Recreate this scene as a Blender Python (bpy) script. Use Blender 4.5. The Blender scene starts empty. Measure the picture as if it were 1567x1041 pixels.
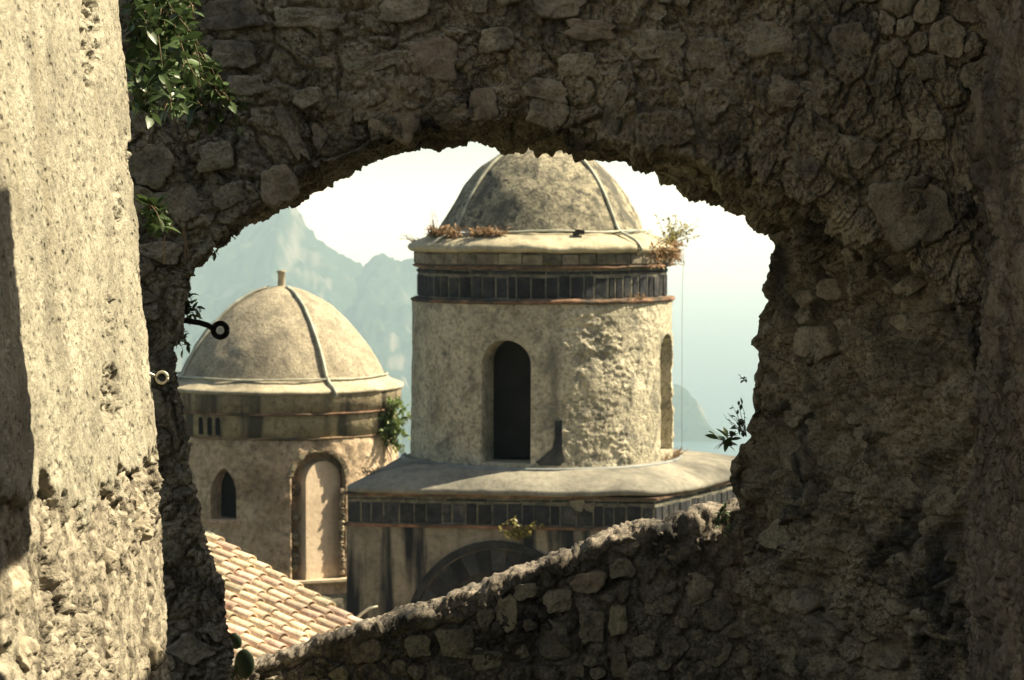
import bpy, bmesh, math, random
import numpy as np
from mathutils import Vector, Matrix

random.seed(7)
R = math.radians
sc = bpy.context.scene
COL = sc.collection

# ------------------------------------------------------------------ camera, sky, sun, exposure
F = 4000.0                       # focal length in photo pixels (photo 1567 x 1041)
CX, CY = 783.5, 520.5
EYE = np.array([0.0, 0.0, 1.6])
HOR = 330.0                      # photo row of the horizon
PITCH = math.atan((CY - HOR) / F)

cd = bpy.data.cameras.new('camera')
cam = bpy.data.objects.new('camera', cd)
COL.objects.link(cam)
sc.camera = cam
cam.location = EYE
cam.rotation_euler = (R(90) - PITCH, 0, 0)
cd.sensor_width = 36
cd.lens = 36 * F / 1567
cd.clip_start = 0.1
cd.clip_end = 120000
cd.dof.use_dof = True
cd.dof.focus_distance = 8.2
cd.dof.aperture_fstop = 14

SUN_EL, SUN_AZ = R(47), R(78)    # azimuth from +Y towards +X
SUN = Vector((math.cos(SUN_EL) * math.sin(SUN_AZ), math.cos(SUN_EL) * math.cos(SUN_AZ), math.sin(SUN_EL)))
w = bpy.data.worlds.new('World')
sc.world = w
w.use_nodes = True
wn = w.node_tree.nodes
wl = w.node_tree.links
bg = wn['Background']
sky = wn.new('ShaderNodeTexSky')
sky.sky_type = 'NISHITA'
sky.sun_disc = False
sky.sun_elevation = SUN_EL
sky.sun_rotation = SUN_AZ
sky.air_density = 0.8
sky.dust_density = 3.5
sky.ozone_density = 0.4
tint = wn.new('ShaderNodeMix')
tint.data_type = 'RGBA'
tint.blend_type = 'MULTIPLY'
tint.inputs[0].default_value = 1.0
tint.inputs[7].default_value = (1.0, 0.975, 0.87, 1)
wl.new(sky.outputs[0], tint.inputs[6])
wl.new(tint.outputs[2], bg.inputs[0])
bg.inputs[1].default_value = 0.05

sl = bpy.data.lights.new('sun', 'SUN')
sl.energy = 5.0
sl.angle = R(0.5)
sl.color = (1.0, 0.885, 0.63)
so = bpy.data.objects.new('sun', sl)
COL.objects.link(so)
so.rotation_euler = SUN.to_track_quat('Z', 'Y').to_euler()

vs = sc.view_settings
vs.view_transform = 'Standard'
vs.look = 'None'
vs.gamma = 1
vs.use_curve_mapping = False
vs.exposure = 1.25
cy = sc.cycles
cy.use_denoising = True
cy.max_bounces = 6
cy.diffuse_bounces = 3
cy.glossy_bounces = 2
cy.transmission_bounces = 2
cy.volume_bounces = 2
cy.caustics_reflective = False
cy.caustics_refractive = False
cy.sample_clamp_indirect = 4

# ------------------------------------------------------------------ helpers
_fw = np.array([0, math.cos(PITCH), -math.sin(PITCH)])
_up = np.array([0, math.sin(PITCH), math.cos(PITCH)])
_rt = np.array([1.0, 0, 0])


def P(px, py, Y):
    """world point on the ray of a photo pixel at depth Y"""
    d = _rt * ((px - CX) / F) + _up * (-(py - CY) / F) + _fw
    return EYE + d * (Y / d[1])


def proj(V):
    d = V - EYE
    z = d @ _fw
    return np.stack([CX + F * (d @ _rt) / z, CY - F * (d @ _up) / z], -1)


def _hash(ix, iy, iz, seed):
    h = (ix.astype(np.uint32) * np.uint32(374761393) + iy.astype(np.uint32) * np.uint32(668265263)
         + iz.astype(np.uint32) * np.uint32(2147483647) + np.uint32((seed * 1274126177) & 0xffffffff))
    h = (h ^ (h >> np.uint32(13))) * np.uint32(1274126177)
    h = (h ^ (h >> np.uint32(15))) * np.uint32(2246822519)
    h = h ^ (h >> np.uint32(16))
    return h.astype(np.float64) / 4294967296.0


def vnoise(p, seed=0):
    i = np.floor(p).astype(np.int64)
    f = p - i
    u = f * f * f * (f * (f * 6 - 15) + 10)
    r = 0
    for a in (0, 1):
        wx = u[..., 0] if a else 1 - u[..., 0]
        for b in (0, 1):
            wy = u[..., 1] if b else 1 - u[..., 1]
            for c in (0, 1):
                wz = u[..., 2] if c else 1 - u[..., 2]
                r = r + wx * wy * wz * _hash(i[..., 0] + a, i[..., 1] + b, i[..., 2] + c, seed)
    return r * 2 - 1


def fbm(p, octaves=4, seed=0, gain=0.5, lac=2.03):
    r = 0
    a = 1.0
    for o in range(octaves):
        r = r + a * vnoise(p, seed + o * 17)
        p = p * lac + 3.7
        a *= gain
    return r


def worley(p, seed=0):
    i = np.floor(p).astype(np.int64)
    F1 = np.full(p.shape[:-1], 9.0)
    F2 = np.full(p.shape[:-1], 9.0)
    ID = np.zeros(p.shape[:-1])
    for a in (-1, 0, 1):
        for b in (-1, 0, 1):
            for c in (-1, 0, 1):
                x, y, z = i[..., 0] + a, i[..., 1] + b, i[..., 2] + c
                q = np.stack([x + _hash(x, y, z, seed), y + _hash(x, y, z, seed + 1), z + _hash(x, y, z, seed + 2)], -1)
                d = np.sqrt(((q - p) ** 2).sum(-1))
                near = d < F1
                F2 = np.where(near, F1, np.minimum(F2, d))
                ID = np.where(near, _hash(x, y, z, seed + 3), ID)
                F1 = np.where(near, d, F1)
    return F1, F2, ID


def sstep(a, b, x):
    t = np.clip((x - a) / (b - a), 0, 1)
    return t * t * (3 - 2 * t)


def mesh_np(name, V, faces, smooth=True):
    """faces: (n,4) or (n,3) int array"""
    V = np.asarray(V, dtype=np.float32).reshape(-1, 3)
    faces = np.asarray(faces, dtype=np.int32)
    k = faces.shape[1]
    n = len(faces)
    m = bpy.data.meshes.new(name)
    m.vertices.add(len(V))
    m.vertices.foreach_set('co', V.ravel())
    m.loops.add(n * k)
    m.loops.foreach_set('vertex_index', faces.ravel())
    m.polygons.add(n)
    m.polygons.foreach_set('loop_start', np.arange(0, n * k, k, dtype=np.int32))
    m.polygons.foreach_set('use_smooth', np.full(n, smooth))
    m.update(calc_edges=True)
    m.validate()
    return m


def grid_faces(nu, nv, wrap_u=False, flip=False):
    iu = np.arange(nu if wrap_u else nu - 1)
    iv = np.arange(nv - 1)
    U, Vv = np.meshgrid(iu, iv, indexing='ij')
    U2 = (U + 1) % nu
    f = np.stack([U * nv + Vv, U2 * nv + Vv, U2 * nv + Vv + 1, U * nv + Vv + 1], -1).reshape(-1, 4)
    return f[:, ::-1] if flip else f


def mesh_py(name, verts, faces, smooth=False):
    m = bpy.data.meshes.new(name)
    m.from_pydata([tuple(map(float, v)) for v in verts], [], [tuple(map(int, f)) for f in faces])
    m.update()
    if smooth:
        m.polygons.foreach_set('use_smooth', [True] * len(m.polygons))
    return m


WORLD = {}


def obj(name, mesh, mat, parent=None, mw=None):
    """mesh in world space, or in local space with world matrix mw"""
    o = bpy.data.objects.new(name, mesh)
    COL.objects.link(o)
    if mat is not None and mesh is not None and not mesh.materials:
        mesh.materials.append(mat)
    mw = mw or Matrix.Identity(4)
    o.matrix_basis = mw
    WORLD[o.name] = mw
    if parent is not None:
        o.parent = parent
        o.matrix_parent_inverse = WORLD[parent.name].inverted()
    return o


def tag(o, label=None, cat=None, group=None, kind=None):
    if label: o['label'] = label
    if cat: o['category'] = cat
    if group: o['group'] = group
    if kind: o['kind'] = kind
    return o


def thing(name, loc, label, cat, group=None):
    o = bpy.data.objects.new(name, None)
    COL.objects.link(o)
    o.empty_display_size = 0.2
    o.location = loc
    WORLD[o.name] = Matrix.Translation(Vector(loc))
    return tag(o, label, cat, group)


class MB:
    def __init__(s):
        s.v = []
        s.f = []

    def add(s, verts, faces):
        b = len(s.v)
        s.v += [tuple(map(float, v)) for v in verts]
        s.f += [tuple(b + int(i) for i in f) for f in faces]

    def tube(s, pts, rad, n=6, cap=True):
        pts = [Vector(p) for p in pts]
        k = len(pts)
        rr = rad if hasattr(rad, '__len__') else [rad] * k
        vs_, fs = [], []
        ref = Vector((0.31, 0.2, 0.93))
        for i, p in enumerate(pts):
            t = (pts[min(i + 1, k - 1)] - pts[max(i - 1, 0)])
            t.normalize()
            a = t.cross(ref)
            if a.length < 1e-3:
                a = t.cross(Vector((1, 0, 0)))
            a.normalize()
            b = t.cross(a)
            for j in range(n):
                q = 2 * math.pi * j / n
                vs_.append(p + (a * math.cos(q) + b * math.sin(q)) * rr[i])
        for i in range(k - 1):
            for j in range(n):
                j2 = (j + 1) % n
                fs.append((i * n + j, i * n + j2, (i + 1) * n + j2, (i + 1) * n + j))
        if cap:
            fs.append(tuple(range(n))[::-1])
            fs.append(tuple((k - 1) * n + j for j in range(n)))
        s.add(vs_, fs)

    def box(s, o, ex, ey, ez):
        o, ex, ey, ez = map(np.array, (o, ex, ey, ez))
        v = [o + a * ex + b * ey + c * ez for a in (0, 1) for b in (0, 1) for c in (0, 1)]
        s.add(v, [(0, 1, 3, 2), (4, 6, 7, 5), (0, 4, 5, 1), (2, 3, 7, 6), (0, 2, 6, 4), (1, 5, 7, 3)])

    def mesh(s, name, smooth=False):
        return mesh_py(name, s.v, s.f, smooth)


# ------------------------------------------------------------------ materials
def nodes(name):
    m = bpy.data.materials.new(name)
    m.use_nodes = True
    nt = m.node_tree
    b = nt.nodes['Principled BSDF']
    return m, nt, b


def rock_mat(name, cols, scale=6.0, fine=60.0, bump=0.006, bump2=0.002, rnd=0.25, stain=None, stain_scale=1.2,
             stain_at=(0.5, 0.7), speck=0.45, rough=0.92, stretch=(1, 1, 1), hue=0.02, streak=None, pits=0.0, cracks=None):
    """cols: dark, mid, light linear colours"""
    m, nt, b = nodes(name)
    N, L = nt.nodes, nt.links
    geo = N.new('ShaderNodeNewGeometry')
    mp = N.new('ShaderNodeMapping')
    mp.inputs['Scale'].default_value = stretch
    L.new(geo.outputs['Position'], mp.inputs[0])
    pos = mp.outputs[0]

    def noise(sc_, detail=6, rough_=0.6, dist=0.0):
        n = N.new('ShaderNodeTexNoise')
        n.inputs['Scale'].default_value = sc_
        n.inputs['Detail'].default_value = detail
        n.inputs['Roughness'].default_value = rough_
        n.inputs['Distortion'].default_value = dist
        L.new(pos, n.inputs['Vector'])
        return n.outputs['Fac']

    def ramp(src, stops):
        r = N.new('ShaderNodeValToRGB')
        e = r.color_ramp.elements
        while len(e) < len(stops):
            e.new(0.5)
        for el, (p_, c_) in zip(e, stops):
            el.position = p_
            el.color = (*c_, 1) if len(c_) == 3 else c_
        L.new(src, r.inputs[0])
        return r.outputs[0]

    def mix(kind, a, c, fac):
        n = N.new('ShaderNodeMix')
        n.data_type = 'RGBA'
        n.blend_type = kind
        for i, x in ((6, a), (7, c)):
            if isinstance(x, tuple):
                n.inputs[i].default_value = (*x, 1)
            else:
                L.new(x, n.inputs[i])
        if isinstance(fac, float):
            n.inputs[0].default_value = fac
        else:
            L.new(fac, n.inputs[0])
        return n.outputs[2]

    n1 = noise(scale, 5, 0.68, 0.3)
    c = ramp(n1, [(0.30, cols[0]), (0.50, cols[1]), (0.70, cols[2])])
    n2 = noise(fine, 5, 0.7)
    sp = ramp(n2, [(0.33, (1 - speck,) * 3), (0.5, (1, 1, 1)), (0.72, (1 + speck * 0.5,) * 3)])
    c = mix('MULTIPLY', c, sp, 1.0)
    if stain:
        n3 = noise(stain_scale, 5, 0.65, 0.6)
        f = ramp(n3, [(stain_at[0], (0, 0, 0)), (stain_at[1], (1, 1, 1))])
        c = mix('MIX', c, stain, f)
    if streak:
        # vertical run-off streaks
        mp2 = N.new('ShaderNodeMapping')
        mp2.inputs['Scale'].default_value = (streak[1], streak[1], streak[1] * 0.1)
        L.new(geo.outputs['Position'], mp2.inputs[0])
        n5 = N.new('ShaderNodeTexNoise')
        n5.inputs['Scale'].default_value = 1
        n5.inputs['Detail'].default_value = 5
        L.new(mp2.outputs[0], n5.inputs['Vector'])
        f = ramp(n5.outputs['Fac'], [(streak[2], (0, 0, 0)), (streak[3], (1, 1, 1))])
        c = mix('MIX', c, streak[0], f)
    crack_h = None
    if cracks:
        # dark hairline cracks put into the colour, without relief
        nd = N.new('ShaderNodeTexNoise')
        nd.inputs['Scale'].default_value = cracks[0] * 1.3
        nd.inputs['Detail'].default_value = 3
        L.new(pos, nd.inputs['Vector'])
        vm = N.new('ShaderNodeVectorMath')
        vm.operation = 'SCALE'
        vm.inputs['Scale'].default_value = 0.9 / cracks[0]
        L.new(nd.outputs['Color'], vm.inputs[0])
        va = N.new('ShaderNodeVectorMath')
        L.new(pos, va.inputs[0])
        L.new(vm.outputs[0], va.inputs[1])
        for k_, (sc_, wd_) in enumerate(((cracks[0] * 1.5, cracks[1]),)):
            vo = N.new('ShaderNodeTexVoronoi')
            vo.feature = 'DISTANCE_TO_EDGE'
            vo.inputs['Scale'].default_value = sc_
            L.new(va.outputs[0], vo.inputs['Vector'])
            cm = ramp(vo.outputs['Distance'], [(0.0, (0, 0, 0)), (wd_, (1, 1, 1))])
            # only here and there
            nm_ = noise(cracks[0] * (0.35 if k_ else 0.25), 4)
            keep_ = ramp(nm_, [(0.44, (1, 1, 1)), (0.60, (0, 0, 0))])
            both = mix('MIX', cm, (1.0, 1.0, 1.0), keep_)
            dk = ramp(both, [(0.0, (cracks[2],) * 3), (1.0, (1, 1, 1))])
            c = mix('MULTIPLY', c, dk, 1.0)
            if k_ == 0:
                crack_h = both
            else:
                crack_h = mix('MULTIPLY', crack_h, both, 1.0)
    oi = N.new('ShaderNodeObjectInfo')
    mr = N.new('ShaderNodeMapRange')
    mr.inputs[3].default_value = 1 - rnd
    mr.inputs[4].default_value = 1 + rnd
    L.new(oi.outputs['Random'], mr.inputs[0])
    hs = N.new('ShaderNodeHueSaturation')
    wn_ = N.new('ShaderNodeTexWhiteNoise')
    wn_.noise_dimensions = '1D'
    L.new(oi.outputs['Random'], wn_.inputs['W'])
    mr2 = N.new('ShaderNodeMapRange')
    mr2.inputs[3].default_value = 0.5 - hue
    mr2.inputs[4].default_value = 0.5 + hue
    L.new(wn_.outputs['Value'], mr2.inputs[0])
    L.new(mr2.outputs[0], hs.inputs['Hue'])
    L.new(mr.outputs[0], hs.inputs['Value'])
    L.new(c, hs.inputs['Color'])
    L.new(hs.outputs[0], b.inputs['Base Color'])
    b.inputs['Roughness'].default_value = rough
    b.inputs['Specular IOR Level'].default_value = 0.15
    nb1 = N.new('ShaderNodeBump')
    nb1.inputs['Distance'].default_value = bump
    nb1.inputs['Strength'].default_value = 1.0
    L.new(noise(fine * 0.45, 5, 0.72), nb1.inputs['Height'])
    nb2 = N.new('ShaderNodeBump')
    nb2.inputs['Distance'].default_value = bump2
    L.new(noise(fine * 2.2, 2, 0.7), nb2.inputs['Height'])
    L.new(nb1.outputs[0], nb2.inputs['Normal'])
    last = nb2.outputs[0]
    if pits:
        vo = N.new('ShaderNodeTexVoronoi')
        vo.inputs['Scale'].default_value = fine * 0.35
        L.new(pos, vo.inputs['Vector'])
        f = ramp(vo.outputs['Distance'], [(0.12, (0, 0, 0)), (0.3, (1, 1, 1))])
        nb3 = N.new('ShaderNodeBump')
        nb3.inputs['Distance'].default_value = pits
        L.new(f, nb3.inputs['Height'])
        L.new(last, nb3.inputs['Normal'])
        last = nb3.outputs[0]
    if False:
        nb4 = N.new('ShaderNodeBump')
        nb4.inputs['Distance'].default_value = 0.08 / cracks[0]
        L.new(crack_h, nb4.inputs['Height'])
        L.new(last, nb4.inputs['Normal'])
        last = nb4.outputs[0]
    L.new(last, b.inputs['Normal'])
    return m


def plain_mat(name, col, rough=0.6, metal=0.0, var=0.3, scale=20, spec=0.3, rnd=0.0):
    m, nt, b = nodes(name)
    N, L = nt.nodes, nt.links
    geo = N.new('ShaderNodeNewGeometry')
    n = N.new('ShaderNodeTexNoise')
    n.inputs['Scale'].default_value = scale
    n.inputs['Detail'].default_value = 5
    L.new(geo.outputs['Position'], n.inputs['Vector'])
    r = N.new('ShaderNodeValToRGB')
    e = r.color_ramp.elements
    e[0].position = 0.3
    e[1].position = 0.7
    e[0].color = (*[x * (1 - var) for x in col], 1)
    e[1].color = (*[x * (1 + var) for x in col], 1)
    L.new(n.outputs['Fac'], r.inputs[0])
    out = r.outputs[0]
    if rnd:
        oi = N.new('ShaderNodeObjectInfo')
        mr = N.new('ShaderNodeMapRange')
        mr.inputs[3].default_value = 1 - rnd
        mr.inputs[4].default_value = 1 + rnd
        L.new(oi.outputs['Random'], mr.inputs[0])
        hs = N.new('ShaderNodeHueSaturation')
        L.new(mr.outputs[0], hs.inputs['Value'])
        L.new(out, hs.inputs['Color'])
        out = hs.outputs[0]
    L.new(out, b.inputs['Base Color'])
    b.inputs['Roughness'].default_value = rough
    b.inputs['Metallic'].default_value = metal
    b.inputs['Specular IOR Level'].default_value = spec
    return m


def leaf_mat(name, col, trans=0.35, rnd=0.35, rough=0.4):
    m, nt, b = nodes(name)
    N, L = nt.nodes, nt.links
    oi = N.new('ShaderNodeObjectInfo')
    geo = N.new('ShaderNodeNewGeometry')
    n = N.new('ShaderNodeTexNoise')
    n.inputs['Scale'].default_value = 9
    L.new(geo.outputs['Position'], n.inputs['Vector'])
    ad = N.new('ShaderNodeMath')
    ad.operation = 'ADD'
    L.new(geo.outputs['Random Per Island'], ad.inputs[0])
    L.new(oi.outputs['Random'], ad.inputs[1])
    fr = N.new('ShaderNodeMath')
    fr.operation = 'FRACT'
    L.new(ad.outputs[0], fr.inputs[0])
    mr = N.new('ShaderNodeMapRange')
    mr.inputs[3].default_value = 1 - rnd
    mr.inputs[4].default_value = 1 + rnd
    L.new(fr.outputs[0], mr.inputs[0])
    hs = N.new('ShaderNodeHueSaturation')
    hs.inputs['Color'].default_value = (*col, 1)
    L.new(mr.outputs[0], hs.inputs['Value'])
    mh = N.new('ShaderNodeMapRange')
    mh.inputs[3].default_value = 0.48
    mh.inputs[4].default_value = 0.52
    L.new(n.outputs['Fac'], mh.inputs[0])
    L.new(mh.outputs[0], hs.inputs['Hue'])
    L.new(hs.outputs[0], b.inputs['Base Color'])
    b.inputs['Roughness'].default_value = rough
    b.inputs['Specular IOR Level'].default_value = 0.4
    tr = N.new('ShaderNodeBsdfTranslucent')
    L.new(hs.outputs[0], tr.inputs['Color'])
    mx = N.new('ShaderNodeMixShader')
    mx.inputs[0].default_value = trans
    L.new(b.outputs[0], mx.inputs[1])
    L.new(tr.outputs[0], mx.inputs[2])
    L.new(mx.outputs[0], nt.nodes['Material Output'].inputs['Surface'])
    return m


M_MORTAR = rock_mat('arch mortar', [(0.14, 0.123, 0.096), (0.35, 0.303, 0.225), (0.50, 0.432, 0.318)], scale=5, fine=70,
                    bump=0.018, bump2=0.005, rnd=0.0, stain=(0.045, 0.047, 0.052), stain_scale=2.4,
                    stain_at=(0.53, 0.70), speck=0.7, cracks=(16.0, 0.07, 0.22))
M_STONE = rock_mat('rubble stone', [(0.16, 0.142, 0.115), (0.32, 0.28, 0.215), (0.44, 0.385, 0.295)], scale=7, fine=80,
                   bump=0.010, bump2=0.003, rnd=0.16, stain=(0.045, 0.047, 0.052), stain_scale=3.0,
                   stain_at=(0.53, 0.70), speck=0.55, hue=0.008)
M_BROWN = rock_mat('brown sandstone', [(0.17, 0.14, 0.105), (0.31, 0.255, 0.19), (0.42, 0.35, 0.262)], scale=5, fine=80, bump=0.008, bump2=0.0025,
                   rnd=0.15, stain=(0.03, 0.03, 0.034), stain_scale=3.0, stain_at=(0.58, 0.76), speck=0.35)
M_PALE = rock_mat('pale chipped stone', [(0.28, 0.235, 0.17), (0.42, 0.355, 0.26), (0.52, 0.44, 0.325)], scale=6, fine=80, bump=0.006, bump2=0.002,
                  rnd=0.12, speck=0.25)
M_PARA = rock_mat('parapet mortar', [(0.10, 0.092, 0.078), (0.25, 0.224, 0.178), (0.40, 0.355, 0.28)], scale=6, fine=75,
                  bump=0.012, bump2=0.003, rnd=0.0, stain=(0.03, 0.03, 0.032), stain_scale=2.5, stain_at=(0.5, 0.66), speck=0.65, cracks=(17.0, 0.07, 0.22))
M_PIER = rock_mat('pale lime plaster', [(0.22, 0.196, 0.156), (0.365, 0.33, 0.265), (0.475, 0.435, 0.352)], scale=4, fine=75,
                  bump=0.008, bump2=0.004, rnd=0.0, stain=(0.21, 0.19, 0.155), stain_scale=1.7, stain_at=(0.50, 0.72), speck=0.45,
                  pits=0.006, streak=((0.27, 0.235, 0.18), 9.0, 0.56, 0.72))
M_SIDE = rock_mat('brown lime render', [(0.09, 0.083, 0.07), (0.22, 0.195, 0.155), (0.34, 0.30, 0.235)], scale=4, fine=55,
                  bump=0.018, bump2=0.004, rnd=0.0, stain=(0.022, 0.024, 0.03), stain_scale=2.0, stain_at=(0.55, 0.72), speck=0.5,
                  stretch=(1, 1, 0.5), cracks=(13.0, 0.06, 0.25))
M_DRUM = rock_mat('drum plaster', [(0.29, 0.265, 0.195), (0.49, 0.445, 0.33), (0.62, 0.56, 0.425)], scale=1.5, fine=16,
                  bump=0.05, bump2=0.02, rnd=0.0, stain=(0.16, 0.157, 0.135), stain_scale=2.6, stain_at=(0.50, 0.70), speck=0.6,
                  streak=((0.10, 0.10, 0.09), 2.2, 0.66, 0.85))
M_DOME = rock_mat('dome cement', [(0.16, 0.145, 0.112), (0.31, 0.275, 0.203), (0.45, 0.39, 0.285)], scale=2.6, fine=22,
                  bump=0.02, bump2=0.006, rnd=0.0, stain=(0.075, 0.072, 0.064), stain_scale=6.5, stain_at=(0.46, 0.64), speck=0.75, streak=((0.10, 0.095, 0.082), 2.6, 0.54, 0.68))
M_DOME2 = rock_mat('pale dome cement', [(0.30, 0.265, 0.19), (0.38, 0.335, 0.245), (0.46, 0.405, 0.30)], scale=3.2, fine=22,
                   bump=0.025, bump2=0.01, rnd=0.0, stain=(0.20, 0.18, 0.14), stain_scale=3.4, stain_at=(0.5, 0.72), speck=0.55, streak=((0.22, 0.195, 0.15), 2.4, 0.56, 0.72))
M_LEDGE = rock_mat('ledge mortar', [(0.26, 0.23, 0.17), (0.41, 0.36, 0.265), (0.53, 0.46, 0.335)], scale=1.5, fine=12,
                   bump=0.02, bump2=0.006, rnd=0.0, stain=(0.20, 0.18, 0.14), stain_scale=2.2, stain_at=(0.55, 0.8), speck=0.25)
M_ROOFCAP = rock_mat('terrace mortar', [(0.14, 0.137, 0.118), (0.24, 0.226, 0.186), (0.33, 0.306, 0.245)], scale=1.1, fine=10,
                     bump=0.02, bump2=0.006, rnd=0.0, stain=(0.09, 0.088, 0.078), stain_scale=0.9, stain_at=(0.48, 0.72), speck=0.25)
M_BASALT = rock_mat('dark basalt tile', [(0.016, 0.018, 0.022), (0.036, 0.038, 0.043), (0.08, 0.077, 0.07)], scale=3, fine=14,
                    bump=0.012, bump2=0.004, rnd=0.4, speck=0.4, stain=(0.16, 0.14, 0.11), stain_scale=3, stain_at=(0.66, 0.82))
M_JOINT = rock_mat('joint mortar', [(0.05, 0.05, 0.045), (0.15, 0.138, 0.11), (0.27, 0.24, 0.185)], scale=2.5, fine=14,
                   bump=0.012, bump2=0.004, rnd=0.0)
M_BLOCK = rock_mat('weathered block', [(0.10, 0.092, 0.072), (0.19, 0.168, 0.125), (0.30, 0.26, 0.19)], scale=2, fine=12,
                   bump=0.015, bump2=0.005, rnd=0.4, stain=(0.06, 0.058, 0.05), stain_scale=2.5, stain_at=(0.52, 0.7))
M_BRICKRED = rock_mat('red tile course', [(0.12, 0.075, 0.05), (0.22, 0.135, 0.088), (0.32, 0.21, 0.14)], scale=3, fine=14,
                      bump=0.01, bump2=0.004, rnd=0.15, stain=(0.07, 0.06, 0.05), stain_scale=1.8, stain_at=(0.45, 0.62))
M_BASEWALL = rock_mat('stained base wall', [(0.14, 0.135, 0.11), (0.24, 0.222, 0.17), (0.33, 0.295, 0.22)], scale=1.2, fine=10,
                      bump=0.02, bump2=0.008, rnd=0.0, streak=((0.022, 0.025, 0.03), 2.4, 0.47, 0.56), speck=0.3,
                      stain=(0.10, 0.10, 0.085), stain_scale=1.6, stain_at=(0.56, 0.75))
M_WALL2 = rock_mat('ochre tower wall', [(0.31, 0.228, 0.158), (0.52, 0.388, 0.272), (0.64, 0.495, 0.355)], scale=1.2, fine=10,
                   bump=0.03, bump2=0.01, rnd=0.0, stain=(0.15, 0.12, 0.09), stain_scale=2.2, stain_at=(0.52, 0.72), speck=0.5)
M_BAND2 = rock_mat('stained band', [(0.20, 0.16, 0.115), (0.32, 0.26, 0.18), (0.43, 0.35, 0.245)], scale=1.5, fine=10,
                   bump=0.03, bump2=0.01, rnd=0.0, streak=((0.085, 0.074, 0.062), 2.6, 0.54, 0.66), speck=0.45)
M_PANEL = rock_mat('cream niche plaster', [(0.50, 0.41, 0.285), (0.62, 0.515, 0.365), (0.70, 0.59, 0.43)], scale=1.5, fine=12,
                   bump=0.012, bump2=0.004, rnd=0.0, speck=0.15)
M_RUBFAR = rock_mat('rubble strip', [(0.17, 0.14, 0.10), (0.32, 0.265, 0.185), (0.46, 0.38, 0.27)], scale=4, fine=14,
                    bump=0.03, bump2=0.01, rnd=0.4)
M_TILE = rock_mat('clay roof tile', [(0.50, 0.37, 0.26), (0.62, 0.485, 0.355), (0.70, 0.58, 0.44)], scale=3, fine=20,
                  bump=0.006, bump2=0.002, rnd=0.36, speck=0.35, hue=0.02, stain=(0.26, 0.22, 0.165), stain_scale=3.5, stain_at=(0.54, 0.72))
M_CABLE = plain_mat('pale conductor strip', (0.42, 0.42, 0.34), 0.6, 0.0, 0.4, 5)
M_FLASH = plain_mat('grey pipe', (0.22, 0.235, 0.23), 0.55, 0.0, 0.2, 6)
M_IRON = plain_mat('dark iron', (0.03, 0.026, 0.024), 0.6, 0.5, 0.5, 60)
M_HOOK = plain_mat('galvanised hook', (0.50, 0.47, 0.38), 0.45, 0.6, 0.25, 60)
M_DARK = plain_mat('shade black interior', (0.02, 0.02, 0.022), 0.95, 0, 0.3, 3, spec=0.05)  # near-black colour stands in for the shade inside the towers
M_WOOD = plain_mat('grey timber', (0.10, 0.075, 0.05), 0.8, 0, 0.4, 30)
M_LEAF = leaf_mat('glossy leaf', (0.065, 0.105, 0.038), 0.2, 0.5)
M_LEAF2 = leaf_mat('bush leaf', (0.19, 0.26, 0.085), 0.35)
M_LEAF3 = leaf_mat('yellow green leaf', (0.30, 0.27, 0.09), 0.35)
M_DRY = leaf_mat('dry weed', (0.34, 0.22, 0.12), 0.3, 0.4, 0.7)
M_STEM = plain_mat('stem', (0.12, 0.09, 0.05), 0.8, 0, 0.3, 40)

# ------------------------------------------------------------------ setting: sea, terrain, mountains
SEA = -350.0
V = [(-19000, -1500, SEA), (19000, -1500, SEA), (19000, 39000, SEA), (-19000, 39000, SEA)]
m, nt, b = nodes('sea water')
b.inputs['Base Color'].default_value = (0.02, 0.06, 0.075, 1)
b.inputs['Roughness'].default_value = 0.32
geo = nt.nodes.new('ShaderNodeNewGeometry')
nz = nt.nodes.new('ShaderNodeTexNoise')
nz.inputs['Scale'].default_value = 0.03
nz.inputs['Detail'].default_value = 8
nt.links.new(geo.outputs['Position'], nz.inputs['Vector'])
bp = nt.nodes.new('ShaderNodeBump')
bp.inputs['Distance'].default_value = 6
nt.links.new(nz.outputs['Fac'], bp.inputs['Height'])
nt.links.new(bp.outputs[0], b.inputs['Normal'])
tag(obj('sea', mesh_py('sea', V, [(0, 1, 2, 3)]), m), kind='structure')

# the hill the village stands on
nx, ny = 120, 150
xs = np.concatenate([-np.geomspace(900, 14, 45), np.linspace(-12, 12, 30), np.geomspace(14, 900, 45)])
ys = np.concatenate([np.linspace(-420, -6, 30), np.linspace(-5, 60, 80), np.geomspace(62, 900, 40)])
X, Yg = np.meshgrid(xs, ys, indexing='ij')
d_front = np.maximum(0, Yg - 54)
d_side = np.maximum(0, np.abs(X) - 60)
d_back = np.maximum(0, -Yg - 30) * 0.0
Z = -0.28 - 8.5 * sstep(10.6, 16.0, Yg) - 0.62 * d_front - 0.55 * d_side
Z = Z + fbm(np.stack([X * 0.05, Yg * 0.05, X * 0], -1), 4, 5) * (0.02 + 0.02 * (d_front + d_side))
Z = np.maximum(Z, SEA - 0.6)
M_GROUND = rock_mat('stony ground', [(0.05, 0.06, 0.03), (0.10, 0.095, 0.055), (0.17, 0.15, 0.10)], scale=0.6, fine=6, bump=0.05, bump2=0.02,
                    rnd=0, stain=(0.05, 0.07, 0.03), stain_scale=0.3)
tag(obj('terrain', mesh_np('terrain', np.stack([X, Yg, Z], -1), grid_faces(*X.shape)), M_GROUND), kind='structure')


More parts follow.
